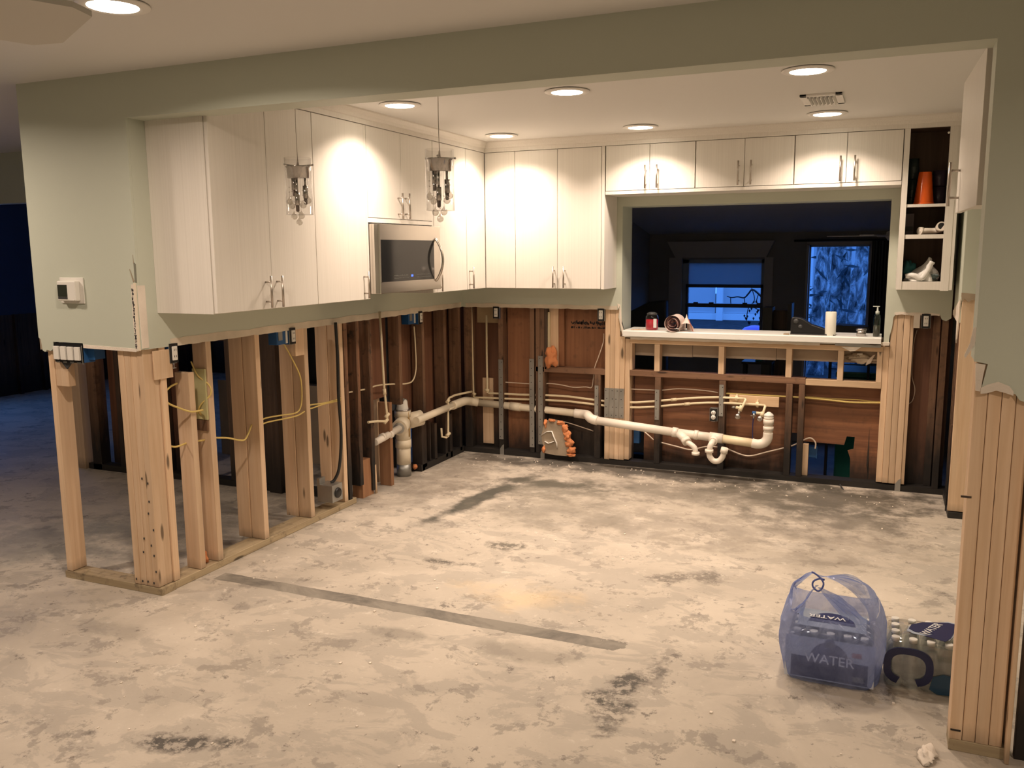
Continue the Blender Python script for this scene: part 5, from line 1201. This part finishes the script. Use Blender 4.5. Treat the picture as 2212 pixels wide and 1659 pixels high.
# dark furniture silhouettes
t = thing('dark_shelf', (-.88, 8.1, FZ), 'dark upright shelf standing between the two far windows', 'furniture')
B(-1.0, -.92, 8.0, 8.2, FZ, 1.13).build('side', M['darkgrey'], t); B(-.92, -.78, 8.1, 8.2, FZ, 1.10).build('back', M['darkold'], t); B(-.79, -.755, 8.0, 8.2, FZ, 1.17).build('side', M['black'], t); B(-.92, -.79, 8.0, 8.2, .9, .93).build('shelf_board', M['black'], t)
t = thing('black_case', (-.28, 7.72, FZ), 'low black case with sloping lid behind the pillar candle', 'case')
MB().prism([(-.43, .90), (-.06, .90), (-.12, 1.01), (-.36, 1.02)], 'y', 7.62, 7.82).build('lid', M['darkgrey'], t); B(-.42, -.08, 7.62, 7.82, .78, .90).build('box', M['black'], t)
for x in (-.40, -.10): B(x-.01, x+.01, 7.68, 7.78, FZ, .78).build('leg', M['black'], t)
t = thing('armchair', (-2.15, 8.2, FZ), 'dim grey armchair in the far left of the sunroom', 'armchair')
B(-2.4, -1.9, 8.0, 8.5, FZ+.1, FZ+.5).build('seat', plain('dim_fabric', (.10, .10, .11), .8), t, bevel=.04)
MB().prism([(-2.4, FZ+.5), (-1.95, FZ+.5), (-1.97, 1.16), (-2.15, 1.14), (-2.38, 1.02)], 'y', 8.4, 8.5).build('backrest', M['darkgrey'], t, bevel=.02)
for x in (-2.38, -1.95): B(x, x+.06, 8.05, 8.12, FZ, FZ+.1).build('leg', M['black'], t)
t = thing('storage_bin', (-.14, 8.1, FZ), 'dark green plastic bin with lid seen under the sill at right', 'bin')
B(-.34, .12, 7.9, 8.4, FZ, .55).build('tub', M['teal'], t, bevel=.02); B(-.36, .14, 7.88, 8.42, .55, .60).build('lid', M['teal'], t, bevel=.01); B(-.36, .14, 7.87, 7.88, .66, .67).build('cord', M['teal'], t)
for x in (-.2, .05): B(x, x+.02, 7.885, 7.9, .1, .5).build('rib', M['teal'], t)
t = thing('bottle', (-.95, 7.6, .3), 'small teal bottle glinting in the dark under the sill', 'bottle')
MB().lathe((-.965, 7.6, .70), [(.001, 0), (.035, 0), (.035, .10), (.012, .12), (.012, .14), (.001, .14)], 16).build('bottle_body', plain('teal_bottle', (.05, .25, .35), .2), t); MB().cyl((-.965, 7.6, .84), (-.965, 7.6, .855), .014, n=12).build('cap', M['white'], t)
t = thing('side_table', (-.965, 7.6, FZ), 'dark side table under the small teal bottle', 'table')
B(-1.1, -.85, 7.5, 7.7, .68, .70).build('tabletop', M['black'], t)
for x in (-1.09, -.87): B(x, x+.02, 7.52, 7.54, FZ, .68).build('leg', M['black'], t); B(x, x+.02, 7.66, 7.68, FZ, .68).build('leg', M['black'], t)
t = thing('ceiling_fan', (-.05, 8.0, 1.75), 'dark ceiling fan in the sunroom at the top right of opening', 'ceiling fan')
MB().lathe((.05, 8.0, 1.74), [(.001, -.04), (.06, -.03), (.08, 0), (.07, .04), (.02, .06), (.02, .35)], 20).build('motor', M['dimceil'], t)
for k in range(5):
    a = k*2*PI/5+.5; d = Vector((math.cos(a), math.sin(a), 0)); s_ = Vector((-d.y, d.x, 0)); c0 = Vector((.05, 8.0, 1.745)); mb = MB(); pts = [(.08, -.03), (.5, -.06), (.55, 0), (.5, .06), (.08, .03)]
    for zz in (0, .008):
        for u, v_ in pts: q = c0+d*u+s_*v_; mb.v.append((q.x, q.y, q.z+zz))
    mb.face([0, 1, 2, 3, 4][::-1]); mb.face([5, 6, 7, 8, 9])
    for i in range(5): mb.face([i, (i+1) % 5, 5+(i+1) % 5, 5+i])
    mb.build('blade', M['dimceil'], t)
# yard
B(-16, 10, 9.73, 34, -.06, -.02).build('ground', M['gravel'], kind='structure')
t = thing('fence', (-3, 21, -.02), 'white vinyl panel fence far across the yard', 'fence')
for i in range(7): x = -9.7+2.0*i; B(x+.12, x+1.95, 21.02, 21.05, .15, 2.2).build('panel', M['panelshade'], t); B(x, x+.15, 20.9, 21.08, -.02, 2.3).build('post', M['fence'], t); B(x+.12, x+2.0, 20.98, 21.06, -.01, .14).build('rail', M['fence'], t)
o = MB(); P = [(-1.9, 11.5, 1.045), (-1.84, 11.5, 1.03), (-1.76, 11.5, 1.04), (-1.68, 11.5, 1.03), (-1.63, 11.5, 1.08), (-1.58, 11.5, 1.135), (-1.50, 11.5, 1.08), (-1.44, 11.5, 1.02)]
t = thing('bare_bush', (-1.6, 11.5, -.02), 'bare drooping branches outside the left window', 'bush')
MB().tube(P, .011, 7, sub=4, rr=lambda t_: .006+.009*t_).build('branch', M['black'], t)
for q in ([(-1.58, 11.5, 1.13), (-1.61, 11.5, 1.2), (-1.66, 11.5, 1.25)], [(-1.68, 11.5, 1.03), (-1.67, 11.5, .95), (-1.68, 11.5, .90)], [(-1.85, 11.5, 1.035), (-1.85, 11.5, .98), (-1.84, 11.5, .92)], [(-1.58, 11.5, 1.13), (-1.55, 11.5, 1.0), (-1.62, 11.5, .9), (-1.64, 11.5, .78)], [(-1.5, 11.5, 1.08), (-1.52, 11.5, .98), (-1.45, 11.5, .90)], [(-1.6, 11.5, .93), (-1.5, 11.5, .88), (-1.42, 11.5, .86)]): MB().tube(q, .006, 6, sub=5).build('twig', M['black'], t)
MB().tube([(-1.44, 11.5, 1.02), (-1.3, 11.55, .7), (-1.2, 11.6, .3), (-1.2, 11.6, -.02)], .03, 8, sub=4).build('stem', M['bark'], t)
for i in range(26): x, z = random.uniform(-1.68, -1.40), random.uniform(.70, 1.0); MB().prism([(x-.012, z), (x, z-.03), (x+.014, z), (x, z+.016)], 'y', 11.49, 11.493).build('leaf', M['black'], t) if i < 26 else None
t = thing('yard_ball', (-1.45, 10.5, .55), 'purple rounded top of a yard toy below left window', 'toy')
MB().lathe((-1.40, 10.5, -.02), [(.16, 0), (.18, .60), (.17, .70), (.12, .75), (.05, .775), (.001, .78)], 24).build('shell', M['purple'], t); MB().lathe((-1.40, 10.5, .6), [(.182, 0), (.185, .01), (.182, .02)], 24).build('rim', M['purple'], t)
for i, (x, y, r, z1, lean) in enumerate(((-.80, 12.2, .10, 3, .04), (-.60, 13.0, .16, 3, -.03), (-.34, 11.6, .085, 2.6, .08), (-.22, 12.6, .14, 3, -.05), (-1.00, 12.8, .10, 3, 0))):
    if i == 4: x = -1.25
    t = thing('tree', (x, y, -.02), ['rough trunk at left edge of the right window view', 'broad mottled trunk in middle of the right window view', 'thin leaning trunk in front, right window view', 'mottled trunk at right edge of the right window view', 'shaded trunk mostly hidden behind the wall between windows'][i], 'tree', 'tree trunks outside')
    MB().tube([(x-lean, y, -.02), (x, y, .8), (x+lean*.6, y, 1.5), (x+lean, y, z1)], r, 14, sub=5, rr=lambda q: r*(1.25-.4*q)).jitter(.03, 5, seed=i).build('trunk', M['bark'], t)
    lf = MB()
    for k in range(26):
        a = random.uniform(0, 2*PI); rr_ = random.uniform(.05, .34); zz = random.uniform(.2, 2.3); c0 = Vector((x+rr_*math.cos(a), y-abs(rr_*math.sin(a)), zz)); L = random.uniform(.06, .16); d = Vector((random.uniform(-1, 1), random.uniform(-.4, .4), random.uniform(-1, .3))).normalized(); s_ = d.cross(Vector((0, 1, 0))).normalized()*.018
        b = len(lf.v); lf.v += [tuple(c0-d*L), tuple(c0+s_), tuple(c0+d*L), tuple(c0-s_)]; lf.face([b, b+1, b+2, b+3])
    o = lf.build('foliage', plain('leaf_%s' % 'abcde'[i], (.05, .08, .10), .7), t, kind='stuff', recalc=False)
# hallway window far left that lets dusk light onto the slab
w3 = B(-9.5, -9.47, 4.0, 6.7, 2.1, 2.44).build('window_3', M['dimtrim'], kind='structure')
B(-9.5, -9.47, 6.6, 6.7, 0, 2.44).build('frame', M['dimtrim'], w3); B(-9.49, -9.485, 5.2, 6.6, .7, 2.1).build('pane', M['pane'], w3); B(-9.5, -9.47, 4.0, 5.2, .7, 2.1).build('side_panel', M['dimtrim'], w3); B(-9.6, -9.5, 4.0, 6.7, 0, .7).build('drywall_sheet', M['dim'], w3)
